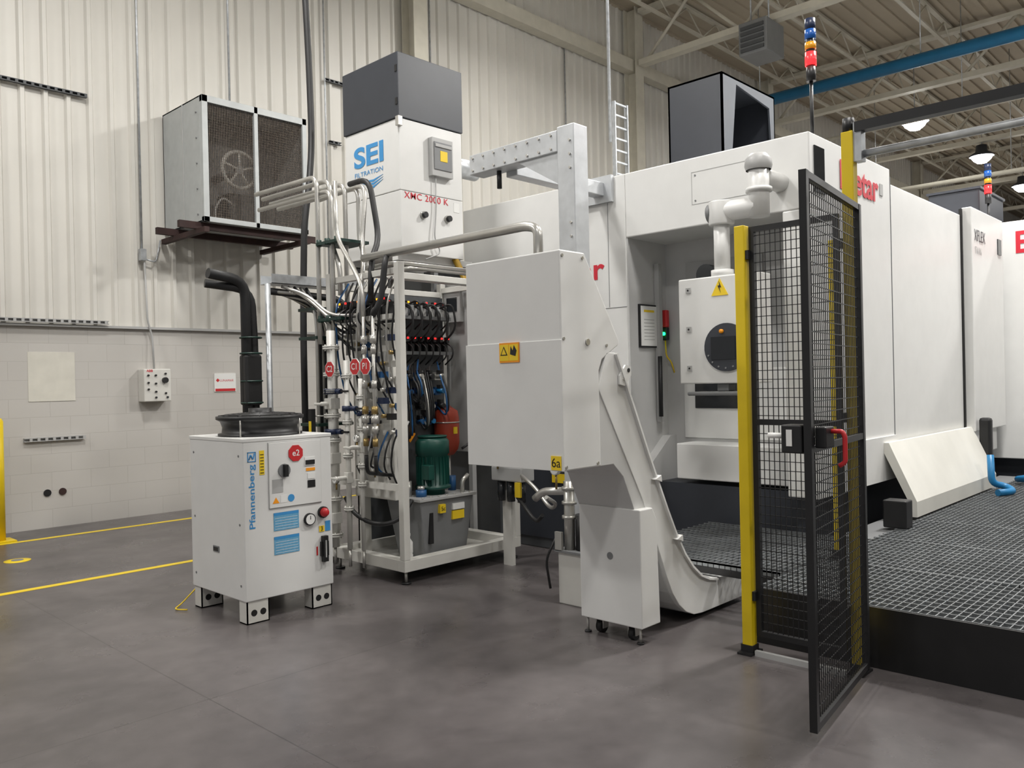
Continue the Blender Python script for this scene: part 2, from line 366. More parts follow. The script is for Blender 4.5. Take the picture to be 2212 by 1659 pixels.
for k in range(1,8): m.torus((cx,cy,1.378-.0026*k),'z',.034*k,.004,BLACK,28,5)
for k in range(12):
    a=k*math.pi/6; m.cyl((cx,cy,1.378),(cx+.28*math.cos(a),cy+.28*math.sin(a),1.353),.005,BLACK,5)
m.cyl((cx,cy,1.28),(cx,cy,1.402),.08,BLACK); m.make('fan_guard',t)
for k in range(4):
    a=k*math.pi/2+.6; MB().cyl((cx+.29*math.cos(a),cy+.29*math.sin(a),1.215),(cx+.29*math.cos(a),cy+.29*math.sin(a),1.35),.006,STEEL,6).make('guard_clip',t)
m=MB(); m.box(2.825,3.235,Y0-.004,Y0,.735,1.18,LGREY).box(2.83,3.23,Y0-.01,Y0,.74,1.175,WHITE); m.make('access_door',t,bevel=.002)
def octagon(x,y,z,r,face,m):
    P=[(r*math.cos(math.pi/8+k*math.pi/4),r*math.sin(math.pi/8+k*math.pi/4)) for k in range(8)]
    mb=MB()
    if face=='-y': mb.prism([(x+a,z+b) for a,b in P],'y',y-.006,y,m)
    else: mb.prism([(y+a,z+b) for a,b in P],'x',x-.006,x,m)
    return mb
octagon(3.03,Y0-.011,1.095,.058,'-y',RED).make('tag_plate',t)
text(t,'e2',(3.03,Y0-.018,1.095),'-y',.042,PAPER,bold=.01)
m=MB(); m.cyl((2.94,Y0-.01,.985),(2.94,Y0-.02,.985),.045,MGREY).box(2.928,2.952,Y0-.05,Y0-.02,.945,1.025,BLACK); m.make('main_switch',t)
m=MB(); m.box(3.10,3.18,Y0-.014,Y0-.01,1.0,1.06,PAPER).box(3.105,3.175,Y0-.02,Y0-.014,1.01,1.04,BLACK); m.make('display',t)
for a,mm in (((3.11,3.18,.965,.985),ORG),((3.12,3.18,.91,.95),PAPER),((3.12,3.18,.85,.90),BLACK)):
    MB().box(a[0],a[1],Y0-.013,Y0-.01,a[2],a[3],mm).make('small_label',t)
m=MB(); m.box(2.765,2.80,Y0-.003,Y0,.97,1.13,TAGY)
for k in range(7): m.box(2.77,2.795,Y0-.004,Y0,.98+k*.02,.985+k*.02,INK)
m.make('caution_label',t,label='yellow caution label')
MB().box(2.85,2.93,Y0-.012,Y0-.01,.84,.93,LGREY).make('rating_plate',t)
MB().prism([(2.85,.77),(2.90,.77),(2.875,.81)],'y',Y0-.012,Y0-.01,ORG).make('hazard_label',t)
MB().box(2.91,2.96,Y0-.012,Y0-.01,.77,.82,PAPER).make('notice_label',t); MB().cyl((2.99,Y0-.012,.795),(2.99,Y0-.01,.795),.025,BLUEL).make('round_label',t)
for z in (.585,.425):
    m=MB(); m.box(2.86,3.05,Y0-.003,Y0,z,z+.12,SKYL).box(2.86,3.05,Y0-.0035,Y0,z+.10,z+.12,BLUEL)
    for k in range(5): m.box(2.87,3.04,Y0-.004,Y0,z+.010+k*.018,z+.012+k*.018,PAPER)
    m.make('instruction_label',t,label='pale blue instruction label')
text(t,'Pfannenberg',(2.708,Y0-.002,.83),'-y',.042,BLUEL,width=.42,rot=math.pi/2,bold=.01,label='blue vertical lettering')
m=MB(); q=2.68; m.box(q,q+.06,Y0-.003,Y0,1.06,1.065,BLUEL).box(q,q+.06,Y0-.003,Y0,1.12,1.125,BLUEL).box(q,q+.005,Y0-.003,Y0,1.06,1.125,BLUEL).box(q+.055,q+.06,Y0-.003,Y0,1.06,1.125,BLUEL); m.tube([(q+.01,Y0-.003,1.075),(q+.022,Y0-.003,1.11),(q+.038,Y0-.003,1.075),(q+.05,Y0-.003,1.115)],.004,BLUEL,6,.01); m.make('emblem',t)
m=MB(); m.cyl((3.13,Y0,.63),(3.13,Y0-.02,.63),.042,BLACK).cyl((3.13,Y0-.02,.63),(3.13,Y0-.022,.63),.035,PAPER).box(3.128,3.132,Y0-.024,Y0-.022,.63,.655,INK); m.make('pressure_gauge',t)
m=MB(); m.lathe((3.24,Y0,.665),'y',[(.032,0),(.032,-.03),(.024,-.05),(0,-.05)],RED); m.cyl((3.24,Y0,.665),(3.24,Y0-.02,.665),.04,BLACK); m.make('filler_cap',t)
m=MB(); m.box(3.225,3.265,Y0-.03,Y0,.32,.50,BLACK).box(3.215,3.275,Y0-.02,Y0,.36,.46,BLACK).box(3.24,3.25,Y0-.032,Y0-.03,.35,.47,LGREY); m.make('level_indicator',t)
MB().box(3.185,3.195,Y0-.004,Y0,.37,.43,RED).make('level_mark',t)
MB().box(3.21,3.25,Y0-.004,Y0,.53,.57,TAGY).make('number_tag',t); text(t,'3',(3.23,Y0-.006,.55),'-y',.03,INK)
MB().box(3.26,3.30,Y0-.003,Y0,.53,.60,BLUEL).make('blue_label',t)
m=MB(); m.box(X0-.006,X0,5.31,5.39,.435,.475,MGREY).box(X0-.008,X0-.002,5.32,5.38,.442,.468,BLACK); m.make('side_recess',t)
for (y) in (5.02,5.66):
    for z in (.25,.65,1.1): MB().cyl((X0-.003,y,z),(X0,y,z),.008,MGREY,8).make('screw',t)
MB().tube([(2.75,5.70,.2),(2.6,5.80,.012),(2.5,5.7,.010),(2.56,5.62,.010)],.005,TAGY,6,.06).make('earth_cable',t)

t=thing('insulated_pipe_riser','black insulated hose pair rising from floor with green ties','pipe',(3.46,6.2,0))
MB().tube([(3.42,6.3,0),(3.42,6.3,2.43),(3.10,6.3,2.47)],.042,RUBBER,14,.14).make('hose',t)
MB().tube([(3.50,6.32,0),(3.50,6.32,1.9),(3.47,6.3,2.36),(3.12,6.40,2.40)],.035,RUBBER,14,.14).make('hose',t)
MB().tube([(3.58,6.22,0),(3.58,6.22,2.41)],.024,GALV,10).make('support_tube',t)
MB().box(3.38,3.53,6.24,6.36,1.4,1.82,RUBBER).make('wrap',t,bevel=.02)
for z in (1.42,1.6,1.83,1.96): MB().torus((3.46,6.3,z),'z',.085,.008,GCL,20,6).make('cable_tie',t)

# ---------------------------------------------------------------- hydraulic skid (one bolted unit)
SK=thing('hydraulic_skid','cream steel skid frame packed with valves, pipes and green motor','hydraulic unit',(4.62,5.47,0))
a=.09
x0,x1,y0,y1=3.97,5.27,4.97,5.95
m=MB(); m.box(x0,x1,y0,y0+a,.1,.1+a,WHITE2).box(x0,x1,y1-a,y1,.1,.1+a,WHITE2).box(x0,x0+a,y0+a,y1-a,.1,.1+a,WHITE2).box(x1-a,x1,y0+a,y1-a,.1,.1+a,WHITE2)
m.box(x0+a,x1-a,y0+a,y1-a,.1,.115,WHITE2); m.make('base_frame',SK,bevel=.004)
for (x,y,z) in ((x0,y0,2.49),(x0,y1-.06,2.49),(x1-.06,y0,.75),(x1-.06,y1-.06,2.49)):
    MB().box(x,x+.06,y,y+.06,.19,z,WHITE2).make('post',SK,bevel=.004)
for b in ((x0+.06,x1,y0+.005,y0+.05,2.36,2.41),(x0+.06,x1-.06,y1-.05,y1-.005,2.36,2.41),(x0+.005,x0+.05,y0+.06,y1-.06,2.40,2.45),(x1-.05,x1-.005,y0+.06,y1-.06,2.40,2.45),(x0+.06,x1-.06,5.4,5.45,2.42,2.46)):
    MB().box(*b,WHITE2).make('top_rail',SK,bevel=.003)
MB().box(x0+.01,x0+.05,y0+.06,y1-.06,.72,.77,WHITE2).make('cross_rail',SK)
for (x,y) in ((x0+.05,y0+.05),(x0+.05,y1-.05),(x1-.05,y0+.05),(x1-.05,y1-.05)):
    MB().cyl((x,y,.012),(x,y,.1),.012,STEEL,8).cyl((x,y,0),(x,y,.015),.04,BLACK).make('levelling_foot',SK)
t=thing('manifold_cabinet','beige sheet metal cabinet','',(4.32,5.6,.6),into=SK)
MB().box(4.17,4.26,5.32,5.87,.6,2.05,WHITE2).make('casing',t,bevel=.006)
MB().box(4.162,4.17,5.36,5.83,.95,2.0,WHITE2).make('door',t,bevel=.003)
m=MB(); m.box(4.135,4.162,5.6,5.66,1.02,1.12,BLACK).box(4.132,4.135,5.61,5.65,1.08,1.10,RED); m.make('latch',t)
MB().box(4.18,4.24,5.75,5.83,.115,.6,WHITE2).make('support_leg',t)
t=thing('hydraulic_tank','grey tapered hydraulic oil tank','',(4.55,5.3,.19),into=SK)
b0=[(4.31,5.13),(4.76,5.13),(4.76,5.47),(4.31,5.47)]; b1=[(4.23,5.08),(4.81,5.08),(4.81,5.52),(4.23,5.52)]
m=MB(); m.add([(*p,.115) for p in b0]+[(*p,.60) for p in b1],[(3,2,1,0),(4,5,6,7),(0,1,5,4),(1,2,6,5),(2,3,7,6),(3,0,4,7)],MGREY); m.make('tank_body',t,bevel=.01)
MB().box(4.21,4.83,5.06,5.54,.6,.625,LGREY).make('lid',t,bevel=.004)
MB().box(4.57,4.70,5.078,5.10,.42,.49,TAGY).make('label_plate',t); MB().box(4.57,4.70,5.072,5.095,.50,.55,PAPER).make('label_plate',t)
MB().box(4.42,4.48,5.06,5.12,.49,.56,TAGY).make('number_tag',t); MB().box(4.33,4.37,5.09,5.13,.25,.5,BLACK).make('level_gauge',t)
text(t,'5c',(4.45,5.055,.525),'-y',.035,INK)
MB().cyl((4.34,5.2,.625),(4.34,5.2,.68),.045,BLUE).cyl((4.34,5.2,.68),(4.34,5.2,.71),.03,STEEL).make('filler_neck',t)
MB().tube([(4.75,5.15,.62),(4.75,5.15,.72),(4.82,5.15,.76)],.02,STEEL).make('return_port',t)
for i in range(7): MB().cyl((4.25+.085*i,5.075,.625),(4.25+.085*i,5.075,.635),.01,STEEL,6).make('lid_bolt',t)
for (xx,yy,mm) in ((4.28,5.3,STEEL),(4.30,5.42,BLACK),(4.72,5.40,STEEL),(4.77,5.3,BLUE)): MB().cyl((xx,yy,.625),(xx,yy,.75),.035,mm,14).make('filter_head',t)
t=thing('electric_motor','dark green vertical electric motor','',(4.55,5.3,.625),into=SK)
mx_,my_=4.52,5.26
m=MB(); m.lathe((mx_,my_,.625),'z',[(0,0),(.10,0),(.10,.04),(.15,.05),(.15,.07),(.13,.08),(.13,.33),(.142,.34),(.142,.44),(.12,.47),(0,.475)],GRN,32)
for k in range(24):
    an=k*math.pi/12; m.box(-.002,.002,.125,.140,.71,.94,GRN); R=Matrix.Rotation(an,3,'Z')
    for i in range(8): m.v[-8+i]=R@m.v[-8+i]+Vector((mx_,my_,0))
m.make('housing',t)
MB().box(4.36,4.42,5.12,5.22,.76,.88,GRN).make('terminal_box',t,bevel=.006)
MB().cyl((mx_,my_,1.10),(mx_,my_,1.112),.125,GRN,24).make('fan_cowl',t)
t=thing('accumulator_vessel','red round shouldered accumulator','',(4.95,5.6,.19),into=SK)
ax_,ay_=4.90,5.50
MB().lathe((ax_,ay_,.9),'z',[(0,0),(.06,.01),(.10,.06),(.112,.12),(.112,.34),(.10,.40),(.055,.43),(.03,.45),(0,.45)],VRED).make('shell',t)
MB().cyl((ax_,ay_,.115),(ax_,ay_,.92),.03,STEEL).make('stand_pipe',t)
MB().torus((ax_,ay_,1.2),'z',.114,.006,STEEL).make('clamp_band',t)
MB().box(4.88,4.92,5.38,5.395,1.10,1.16,TAGY).make('warning_label',t)
t=thing('hazard_placard','orange diamond hazard placard','',(4.44,5.45,1.1),into=SK)
MB().prism([(4.39,1.12),(4.45,1.19),(4.51,1.12),(4.45,1.05)],'y',5.46,5.466,ORG).make('plate',t)
text(t,'RH',(4.45,5.457,1.12),'-y',.035,INK)
t=thing('plastic_bottle','white plastic sample bottle standing on the skid base','bottle',(4.13,5.12,.115))
MB().lathe((4.13,5.12,.115),'z',[(0,0),(.035,0),(.035,.08),(.03,.09),(.035,.1),(.035,.18),(.015,.21),(.015,.23),(0,.23)],PAPER).make('body',t)
MB().cyl((4.13,5.12,.345),(4.13,5.12,.365),.018,PAPER).make('bottle_cap',t)

def flange(m,c,r,h=.03,mm=WHITE2,bolts=6):
    m.cyl((c[0],c[1],c[2]-h/2-.002),(c[0],c[1],c[2]-.002),r,mm,20); m.cyl((c[0],c[1],c[2]+.002),(c[0],c[1],c[2]+h/2+.002),r,mm,20)
    for k in range(bolts):
        a=k*2*math.pi/bolts; m.cyl((c[0]+r*.8*math.cos(a),c[1]+r*.8*math.sin(a),c[2]-h),(c[0]+r*.8*math.cos(a),c[1]+r*.8*math.sin(a),c[2]+h),.006,STEEL,6)
def header(hx,hy,zt,r,valves,flanges,bv):
    t=thing('header_pipe','cream flanged coolant header pipe','',(hx,hy,.2),into=SK)
    MB().tube([(hx,hy,.22),(hx,hy,zt)],r,WHITE2,16).make('pipe',t)
    for z in flanges:
        m=MB(); flange(m,(hx,hy,z),r*1.9,.026); m.make('flange',t)
    for z in valves:
        m=MB(); m.box(hx-r*1.3,hx+r*1.3,hy-r*1.3,hy+r*1.3,z-.045,z+.045,WHITE2).cyl((hx-.11,hy,z),(hx-r,hy,z),.018,WHITE2).box(hx-.125,hx-.11,hy-.02,hy+.08,z-.01,z+.01,WHITE2); m.make('valve',t,bevel=.006)
    for z in bv:
        m=MB(); m.cyl((hx,hy,z-.022),(hx,hy,z+.022),r*1.9,NAVY,20).cyl((hx,hy-.13,z),(hx,hy-.05,z),.02,NAVY).box(hx-.01,hx+.01,hy-.22,hy-.12,z-.008,z+.008,BLACK); m.make('butterfly_valve',t,label='blue butterfly valve')
    MB().tube([(hx,hy,.22),(hx,hy,.08)],.013,STEEL).make('drain',t)
header(3.88,5.76,2.0,.036,(.46,.95,1.40),(.32,.62,1.10,1.30,1.5,1.64,1.86),(1.17,1.50))
header(3.90,5.58,1.75,.022,(.8,),(.55,.98,1.25,1.62),(1.36,))
header(3.94,5.45,1.60,.018,(1.05,),(.75,.90,1.20,1.45),(1.32,))
t=thing('lockout_tag','black holder with yellow tag','',(3.75,5.84,1.1),into=SK)
MB().box(3.73,3.77,5.84,5.88,1.08,1.36,BLACK).make('holder',t); MB().box(3.728,3.731,5.842,5.878,1.14,1.26,TAGY).make('yellow_tag',t)
MB().tube([(3.75,5.86,1.3),(3.85,5.8,1.3)],.006,STEEL,6).make('bracket_rod',t)
def otag(txt,y,z,x=3.80):
    t=thing('pipe_tag','red octagonal pipe tag with white lettering','',(x,y,z),into=SK)
    octagon(x,y,z,.064,'-x',RED).make('tag_plate',t)
    octagon(x+.001,y,z,.069,'-x',PAPER).make('tag_border',t)
    text(t,txt,(x-.0075,y,z),'-x',.050,PAPER,bold=.01)
    MB().tube([(x+.002,y,z),(x+.08,y,z)],.004,STEEL,5).make('tag_tie',t)
otag('C2',5.66,1.68); otag('C1',5.29,1.69,3.78); otag('P1',5.155,1.69,3.78)
for (y) in (5.28,5.16):
    t=thing('quick_coupling','steel and brass quick coupling','',(3.86,y,1.0),into=SK)
    MB().tube([(3.86,y,1.0),(3.86,y,2.1)],.014,STEEL,10).make('tube',t)
    for z,r,mm in ((1.35,.026,BRASS),(1.28,.030,STEEL),(1.55,.022,STEEL),(1.82,.022,STEEL),(1.9,.026,STEEL),(1.2,.026,STEEL),(1.10,.022,BRASS)):
        MB().cyl((3.86,y,z-.03),(3.86,y,z+.03),r,mm,8 if mm is BRASS else 16).make('fitting',t)
    MB().tube([(3.86,y,1.0),(3.90,y+.05,.85),(4.1,y+.1,.82)],.016,RUBBER,8,.06).make('short_hose',t)
def pipe(pts,r,mm,nm='process_pipe',fil=.10,n=12,parent=SK): return MB().tube(pts,r,mm,n,fil).make(nm,parent)
for i,(x,yb,zb) in enumerate(((3.93,5.99,1.9),(4.0,5.90,2.3),(4.08,5.80,1.8),(4.16,5.72,2.5),(3.96,5.83,2.0))):
    z=3.32-.035*i
    pipe([(x,7.0,z+.02),(x,yb,z),(x,yb,2.75),(x,yb-.12*(i%2),2.55),(x,yb-.12*(i%2),zb)],.020,STEEL)
pipe([(3.86,5.62,3.2),(3.86,5.62,2.75),(3.88,5.4,2.45),(3.86,5.28,2.3),(3.86,5.28,2.08)],.018,STEEL,fil=.12)
pipe([(4.15,6.3,3.2),(4.15,5.60,3.22),(4.1,5.60,2.7),(4.0,5.45,2.5),(3.92,5.42,2.2),(3.92,5.42,1.9)],.018,STEEL,fil=.12)
pipe([(4.2,5.9,3.28),(4.2,5.62,3.28),(4.2,5.50,2.75),(4.0,5.35,2.55),(3.95,5.30,2.2)],.024,RUBBER,'hose',.15)
pipe([(4.0,5.15,2.55),(3.93,5.08,2.5),(3.9,5.1,2.2),(3.86,5.16,2.08)],.024,RUBBER,'hose',.15)
for (z,y) in ((2.74,5.84),(2.1,5.84)):
    m=MB(); m.box(3.90,4.20,y-.2,y+.14,z-.012,z+.012,GCL)
    for yy in (-.14,0,.12): m.cyl((3.92,y+yy,z-.02),(3.92,y+yy,z+.035),.022,GCL,8)
    m.make('pipe_clamp',SK)
pipe([(4.0,5.45,2.57),(4.0,3.66,2.57),(4.0,3.56,2.54),(4.0,3.56,2.2)],.032,STEEL,'transfer_pipe',.12,14)
pipe([(4.06,5.5,2.5),(4.06,5.1,2.5),(4.9,5.1,2.5)],.018,STEEL,fil=.08)
pipe([(4.3,5.9,2.5),(4.3,5.2,2.49),(5.2,5.2,2.49)],.018,STEEL,fil=.08)
m=MB(); m.box(3.62,4.6,6.22,6.225,2.42,2.50,GALV).box(3.62,4.6,6.40,6.405,2.42,2.50,GALV).box(3.62,4.6,6.22,6.40,2.42,2.425,GALV); m.make('cable_tray',SK)
pipe([(3.64,6.3,2.36),(4.4,6.3,2.33),(4.5,6.25,2.0),(4.5,6.25,.0)],.030,RUBBER,'hose',.15)
for i in range(7):
    pipe([(3.64+.045*i,6.32+.02*i,2.36),(3.96+.045*i,6.15+.04*i,2.34-.03*i),(3.97+.05*i,6.1+.035*i,2.1-.06*i),(3.97+.05*i,6.1+.035*i,.0)],.016,(STEEL,RUBBER,STEEL,RUBBER,BEAM,RUBBER,STEEL)[i],'riser_pipe',.15)
for z in (1.95,2.2,1.2): MB().box(3.94,4.30,6.06,6.34,z,z+.025,GCL).make('pipe_clamp',SK)
for i in range(5):
    pipe([(3.73+.06*i,6.25,2.40),(3.85+.04*i,6.05,2.32-.05*i),(3.88+.05*i,5.75,2.12-.07*i),(4.0,5.5,2.12-.07*i),(4.12,5.45,2.12-.07*i)],.013,(STEEL,STEEL,RUBBER,STEEL,RUBBER)[i],fil=.12)
pipe([(3.95,5.7,.62),(3.9,5.5,.5),(4.0,5.35,.42),(4.12,5.2,.46),(4.2,5.15,.62)],.018,RUBBER,'hose',.1)
def valve(x,y,z,led,kind,into,face='x'):
    t=thing('solenoid_valve','small solenoid valve with glowing indicator','',(x,y,z),into=into)
    def Q(dx,dy,dz): return (x+dx,y+dy,z+dz) if face=='x' else (x+dy,y+dx,z+dz)
    def D(a,b,c): return (a,b,c) if face=='x' else (b,a,c)
    m=MB(); m.cb(Q(0,0,.05),D(.05,.04,.10),LGREY if kind else BLACK); m.make('valve_body',t,bevel=.004)
    MB().cb(Q(-.035,0,.11),D(.04,.035,.05),BLACK).make('connector',t,bevel=.004)
    MB().cb(Q(-.057,0,.12),D(.006,.018,.014),led).make('indicator',t)
    MB().tube([Q(-.03,0,.08),Q(-.11,.01,.04),Q(-.12,0,-.05),Q(-.02,-.01,-.12)],.007,BLACK,6,.06).make('cable',t)
for i in range(8): valve(4.02,5.15+i*.085,2.10,LEDO if i%3==1 else LEDR,0,SK)
MB().box(3.99,4.07,5.08,5.9,2.06,2.10,WHITE2).make('valve_rail',SK)
MB().box(4.45,4.95,5.60,5.66,.625,1.65,DGREY).make('manifold_block',SK)
MB().box(4.30,5.20,5.86,5.88,.2,2.35,DGREY).make('bay_shade_panel',SK)  # dark backdrop added so the bay reads as shaded; also backs the valve shelves
for z in (2.16,1.84): MB().box(4.32,5.2,5.74,5.86,z-.03,z,MGREY).make('valve_shelf',SK)
for i in range(8): valve(4.38+.105*i,5.80,2.16,LEDO if i in(2,3,4) else LEDR,1,SK,'y')
for i in range(11): valve(4.36+.08*i,5.80,1.84,LEDR,0,SK,'y')
for i in range(8):
    x=4.36+.10*i; pipe([(x,5.74,2.24),(x+.03,5.60,2.30-.02*(i%3)),(x+.06,5.58,2.05),(x+.02,5.70,1.93)],.010,RUBBER,'thin_hose',.10,7)
for i in range(5):
    for j in range(4):
        x,y,z=4.36+.12*i,5.57,1.22+.13*j
        t=thing('hydraulic_valve','blue hydraulic directional valve','',(x,y,z),into=SK)
        MB().cb((x,y,z),(.07,.07,.07),(STEEL,NAVY,DGREY,BLUE,BLACK)[(i+2*j)%5]).make('block',t,bevel=.003)
        MB().cyl((x,y-.11,z),(x,y-.035,z),.022,(BLUE,BLACK,HBLUE,STEEL)[(i*2+j)%4],14).make('solenoid',t)
        MB().cb((x,y-.06,z+.04),(.035,.05,.03),BLACK).make('plug',t,bevel=.003)
for i in range(20):
    z=1.14+.042*i; yy=5.08+.11*(i*7%5)
    m=MB(); m.box(4.05,4.11,yy,yy+.07,z,z+.05,(NAVY,STEEL,NAVY,BLACK,STEEL,BLUE)[i%6]).cyl((4.02,yy+.09,z+.03),(4.10,yy+.09,z+.03),.016,(STEEL,BRASS)[i%2],10); m.make('fitting_block',SK)
for i in range(18):
    x=4.38+.045*(i%12); yy=5.32+.03*(i%5)
    pipe([(x,5.55,1.15+.02*i),(x-.08,yy,1.0+.025*i),(x-.10,yy-.02,1.30+.015*i),(x-.05,yy+.1,1.58+.03*(i%5)),(x+.15,5.7,1.66+.02*(i%6))],.008,(RUBBER,RUBBER,RUBBER,BLUE,RUBBER,RUBBER,STEEL)[i%7],'thin_hose',.12,7)
for i in range(12):
    y=5.06+.065*i
    pipe([(4.08,y,2.40),(3.98-.03*(i%3),y-.03,2.2),(3.97,y+.02,1.9-.05*(i%4)),(4.05,y+.03,1.65-.1*(i%3)),(4.15,y+.03,1.5-.1*(i%3))],.008,(RUBBER,STEEL,RUBBER,RUBBER,RUBBER,BLUE)[i%6],'thin_hose',.12,7)
for i in range(7):
    y=5.12+.09*i; pipe([(4.16,y,1.25-.03*(i%4)),(4.05,y-.02,1.12-.04*i),(4.04,y,.88),(4.12,y+.02,.70+.04*(i%5))],.008,(LGREY,RUBBER,RUBBER,BLUE,RUBBER)[i%5],'thin_hose',.08,7)
def gauge(x,y,z,r=.045,into=None,nm='pressure_gauge',drop=.05):
    t=thing(nm,'small round pressure gauge with white dial','gauge',(x,y,z),'pressure gauges',into=into)
    MB().cyl((x,y,z),(x-.03,y,z),r,STEEL,20).make('case',t)
    MB().cyl((x-.03,y,z),(x-.032,y,z),r*.85,PAPER,20).make('dial',t)
    MB().box(x-.034,x-.032,y-.003,y+.003,z-.005,z+r*.6,INK).make('needle',t)
    MB().cyl((x-.01,y,z-r-drop),(x-.01,y,z-r+.003),.008,BRASS,8).make('stem',t)
gauge(5.2,5.36,1.54,into=SK); gauge(4.15,5.55,.86,.03,SK); gauge(3.92,5.47,1.12,.03,SK); gauge(3.86,5.68,.78,.03,SK)
pipe([(5.19,5.36,1.45),(5.19,5.36,1.2),(5.19,5.5,1.0),(5.1,5.52,.95)],.012,RUBBER,'hose',.08)

# ---------------------------------------------------------------- mist filter with valve rack in its stand
t=thing('mist_filter_unit','tall white mist collector with anthracite top housing above valve rack','mist collector',(5.15,6.31,0))
RK=t
MB().box(5.66,5.70,5.60,7.2,0,2.72,DGREY).make('back_panel',RK)
for z in (2.28,1.86,1.50,1.0): MB().box(5.32,5.66,5.62,7.15,z-.02,z,MGREY).make('shelf',RK)
for y in (5.62,7.1): MB().box(5.32,5.37,y,y+.05,0,2.5,LGREY).make('upright',RK)
MB().box(5.29,5.31,5.62,5.92,.9,2.5,LGREY).make('side_plate',RK,bevel=.004)
m=MB(); m.box(5.24,5.29,5.66,5.88,2.12,2.42,LGREY).box(5.235,5.24,5.70,5.84,2.22,2.35,GLASS); m.make('junction_box',RK)
for i in range(8): valve(5.36,5.99+i*.13,2.28,LEDO if i not in(2,5) else LEDR,1,RK)
for i in range(10): valve(5.36,5.97+i*.105,1.86,LEDR,0,RK)
for i in range(10):
    y=5.95+.12*i
    MB().tube([(5.36,y,2.33),(5.28,y,2.25),(5.28,y+.03,1.95),(5.33,y+.05,1.7),(5.31,y+.05,1.2)],.012,(RUBBER,RUBBER,BLUE)[i%3],7,.12).make('cable',RK)
MB().box(5.35,5.5,6.0,6.3,1.5,1.72,MGREY).make('terminal_box',RK,bevel=.01); MB().box(5.34,5.35,6.05,6.22,1.56,1.66,TAGY).make('label_plate',RK)
MB().box(5.35,5.5,6.4,6.8,1.0,1.4,LGREY).make('terminal_box',RK,bevel=.01)
X0,X1,Y0,Y1=4.76,5.53,5.90,6.74
MB().box(X0,X1,Y0,Y1,2.75,3.32,WHITE).make('lower_casing',t,bevel=.006)
MB().box(X0,X1,Y0,Y1,3.325,3.98,WHITE).make('middle_casing',t,bevel=.006)
MB().box(X0-.012,X1+.012,Y0-.012,Y1+.012,3.985,4.58,ANTH).make('top_housing',t,bevel=.006)
for z in (4.1,4.4): MB().box(X0-.018,X0-.012,Y0+.0,Y0+.03,z,z+.06,BLACK).make('hinge',t)
MB().box(X0-.03,X0+.02,Y0-.03,Y0+.02,3.9,3.99,STEEL).make('latch',t,bevel=.005)
for y in (5.99,6.66):
    for x in (4.80,5.22): MB().box(x,x+.05,y,y+.05,0,2.70,MGREY).make('stand_post',t)
for a,b in ((5.96,6.04),(6.66,6.72)): MB().box(4.76,5.70,a,b,2.69,2.75,WHITE).make('stand_frame',t)
text(t,'SEI',(X0-.003,6.36,3.72),'-x',.19,BLUEL,width=.46,bold=.03,label='large blue lettering')
text(t,'FILTRATION',(X0-.003,6.37,3.565),'-x',.045,BLUEL,width=.44)
for k in range(3): MB().prism([(6.60-.09*k,3.525-.032*k),(6.45-.05*k,3.478-.032*k),(6.30,3.468-.03*k),(6.15,3.51-.022*k),(6.30,3.488-.03*k),(6.45-.05*k,3.496-.032*k)],'x',X0-.003,X0,BLUEL).make('emblem_stroke',t)
text(t,'XMC 2000 K',(5.07,Y0-.003,3.28),'-y',.062,REDL,width=.54,bold=.004,label='red model lettering',space=1.08)
MB().box(5.41,5.48,Y0-.003,Y0,3.20,3.29,PAPER).make('rating_plate',t)
m=MB(); m.box(5.10,5.36,Y0-.06,Y0,3.50,3.86,LGREY).box(5.12,5.34,Y0-.07,Y0-.06,3.56,3.82,MGREY).box(5.19,5.28,Y0-.074,Y0-.068,3.64,3.74,TAGY).box(5.13,5.33,Y0-.08,Y0-.07,3.77,3.80,LGREY); m.make('control_box',t,bevel=.004)
for x in (5.02,5.32): MB().cyl((x,Y0,3.12),(x,Y0-.05,3.12),.028,BLACK).cyl((x,Y0-.002,3.12),(x,Y0-.02,3.12),.036,STEEL).make('knob',t)
MB().tube([(5.16,Y0-.03,3.50),(5.16,Y0-.03,3.2),(5.12,Y0-.04,2.9),(5.2,Y0-.05,2.78),(5.0,Y0-.05,2.70)],.007,LGREY,6,.08).make('cable',t)
MB().cyl((X1,6.2,3.75),(5.999,6.2,3.75),.10,GALV,24).make('exhaust_duct',t)
MB().tube([(5.45,5.97,2.80),(5.45,5.85,2.62),(5.42,5.72,2.45),(5.45,5.65,2.25)],.032,GOLDH,10,.15).make('drain_hose',t)

# gantry bracket
t=thing('gantry_bracket','galvanised bolted square tube gantry fixed to machine side','steel bracket',(4.75,3.86,0))
MB().box(4.66,4.82,3.78,3.94,0,3.42,GALV2).make('post',t,bevel=.006)
MB().box(4.66,4.82,3.94,4.88,3.24,3.40,GALV2).make('beam',t,bevel=.006)
MB().box(4.82,5.96,4.50,4.62,3.20,3.32,GALV2).make('beam',t,bevel=.006)
MB().prism([(3.94,3.0),(3.94,3.24),(4.35,3.24)],'x',4.68,4.80,GALV2).make('gusset',t)
MB().box(5.96,5.998,4.42,4.74,3.14,3.38,GALV2).make('end_plate',t)
for y in [4.0+.12*i for i in range(8)]:
    for z in (3.27,3.37): MB().cyl((4.66,y,z),(4.65,y,z),.010,STEEL,6).make('bolt',t)
for z in (3.1,3.2,3.3,2.6,2.7): MB().cyl((4.66,3.82,z),(4.65,3.82,z),.010,STEEL,6).make('bolt',t)
MB().cyl((4.74,4.62,3.10),(4.74,4.62,3.24),.02,BLACK).make('damper',t)

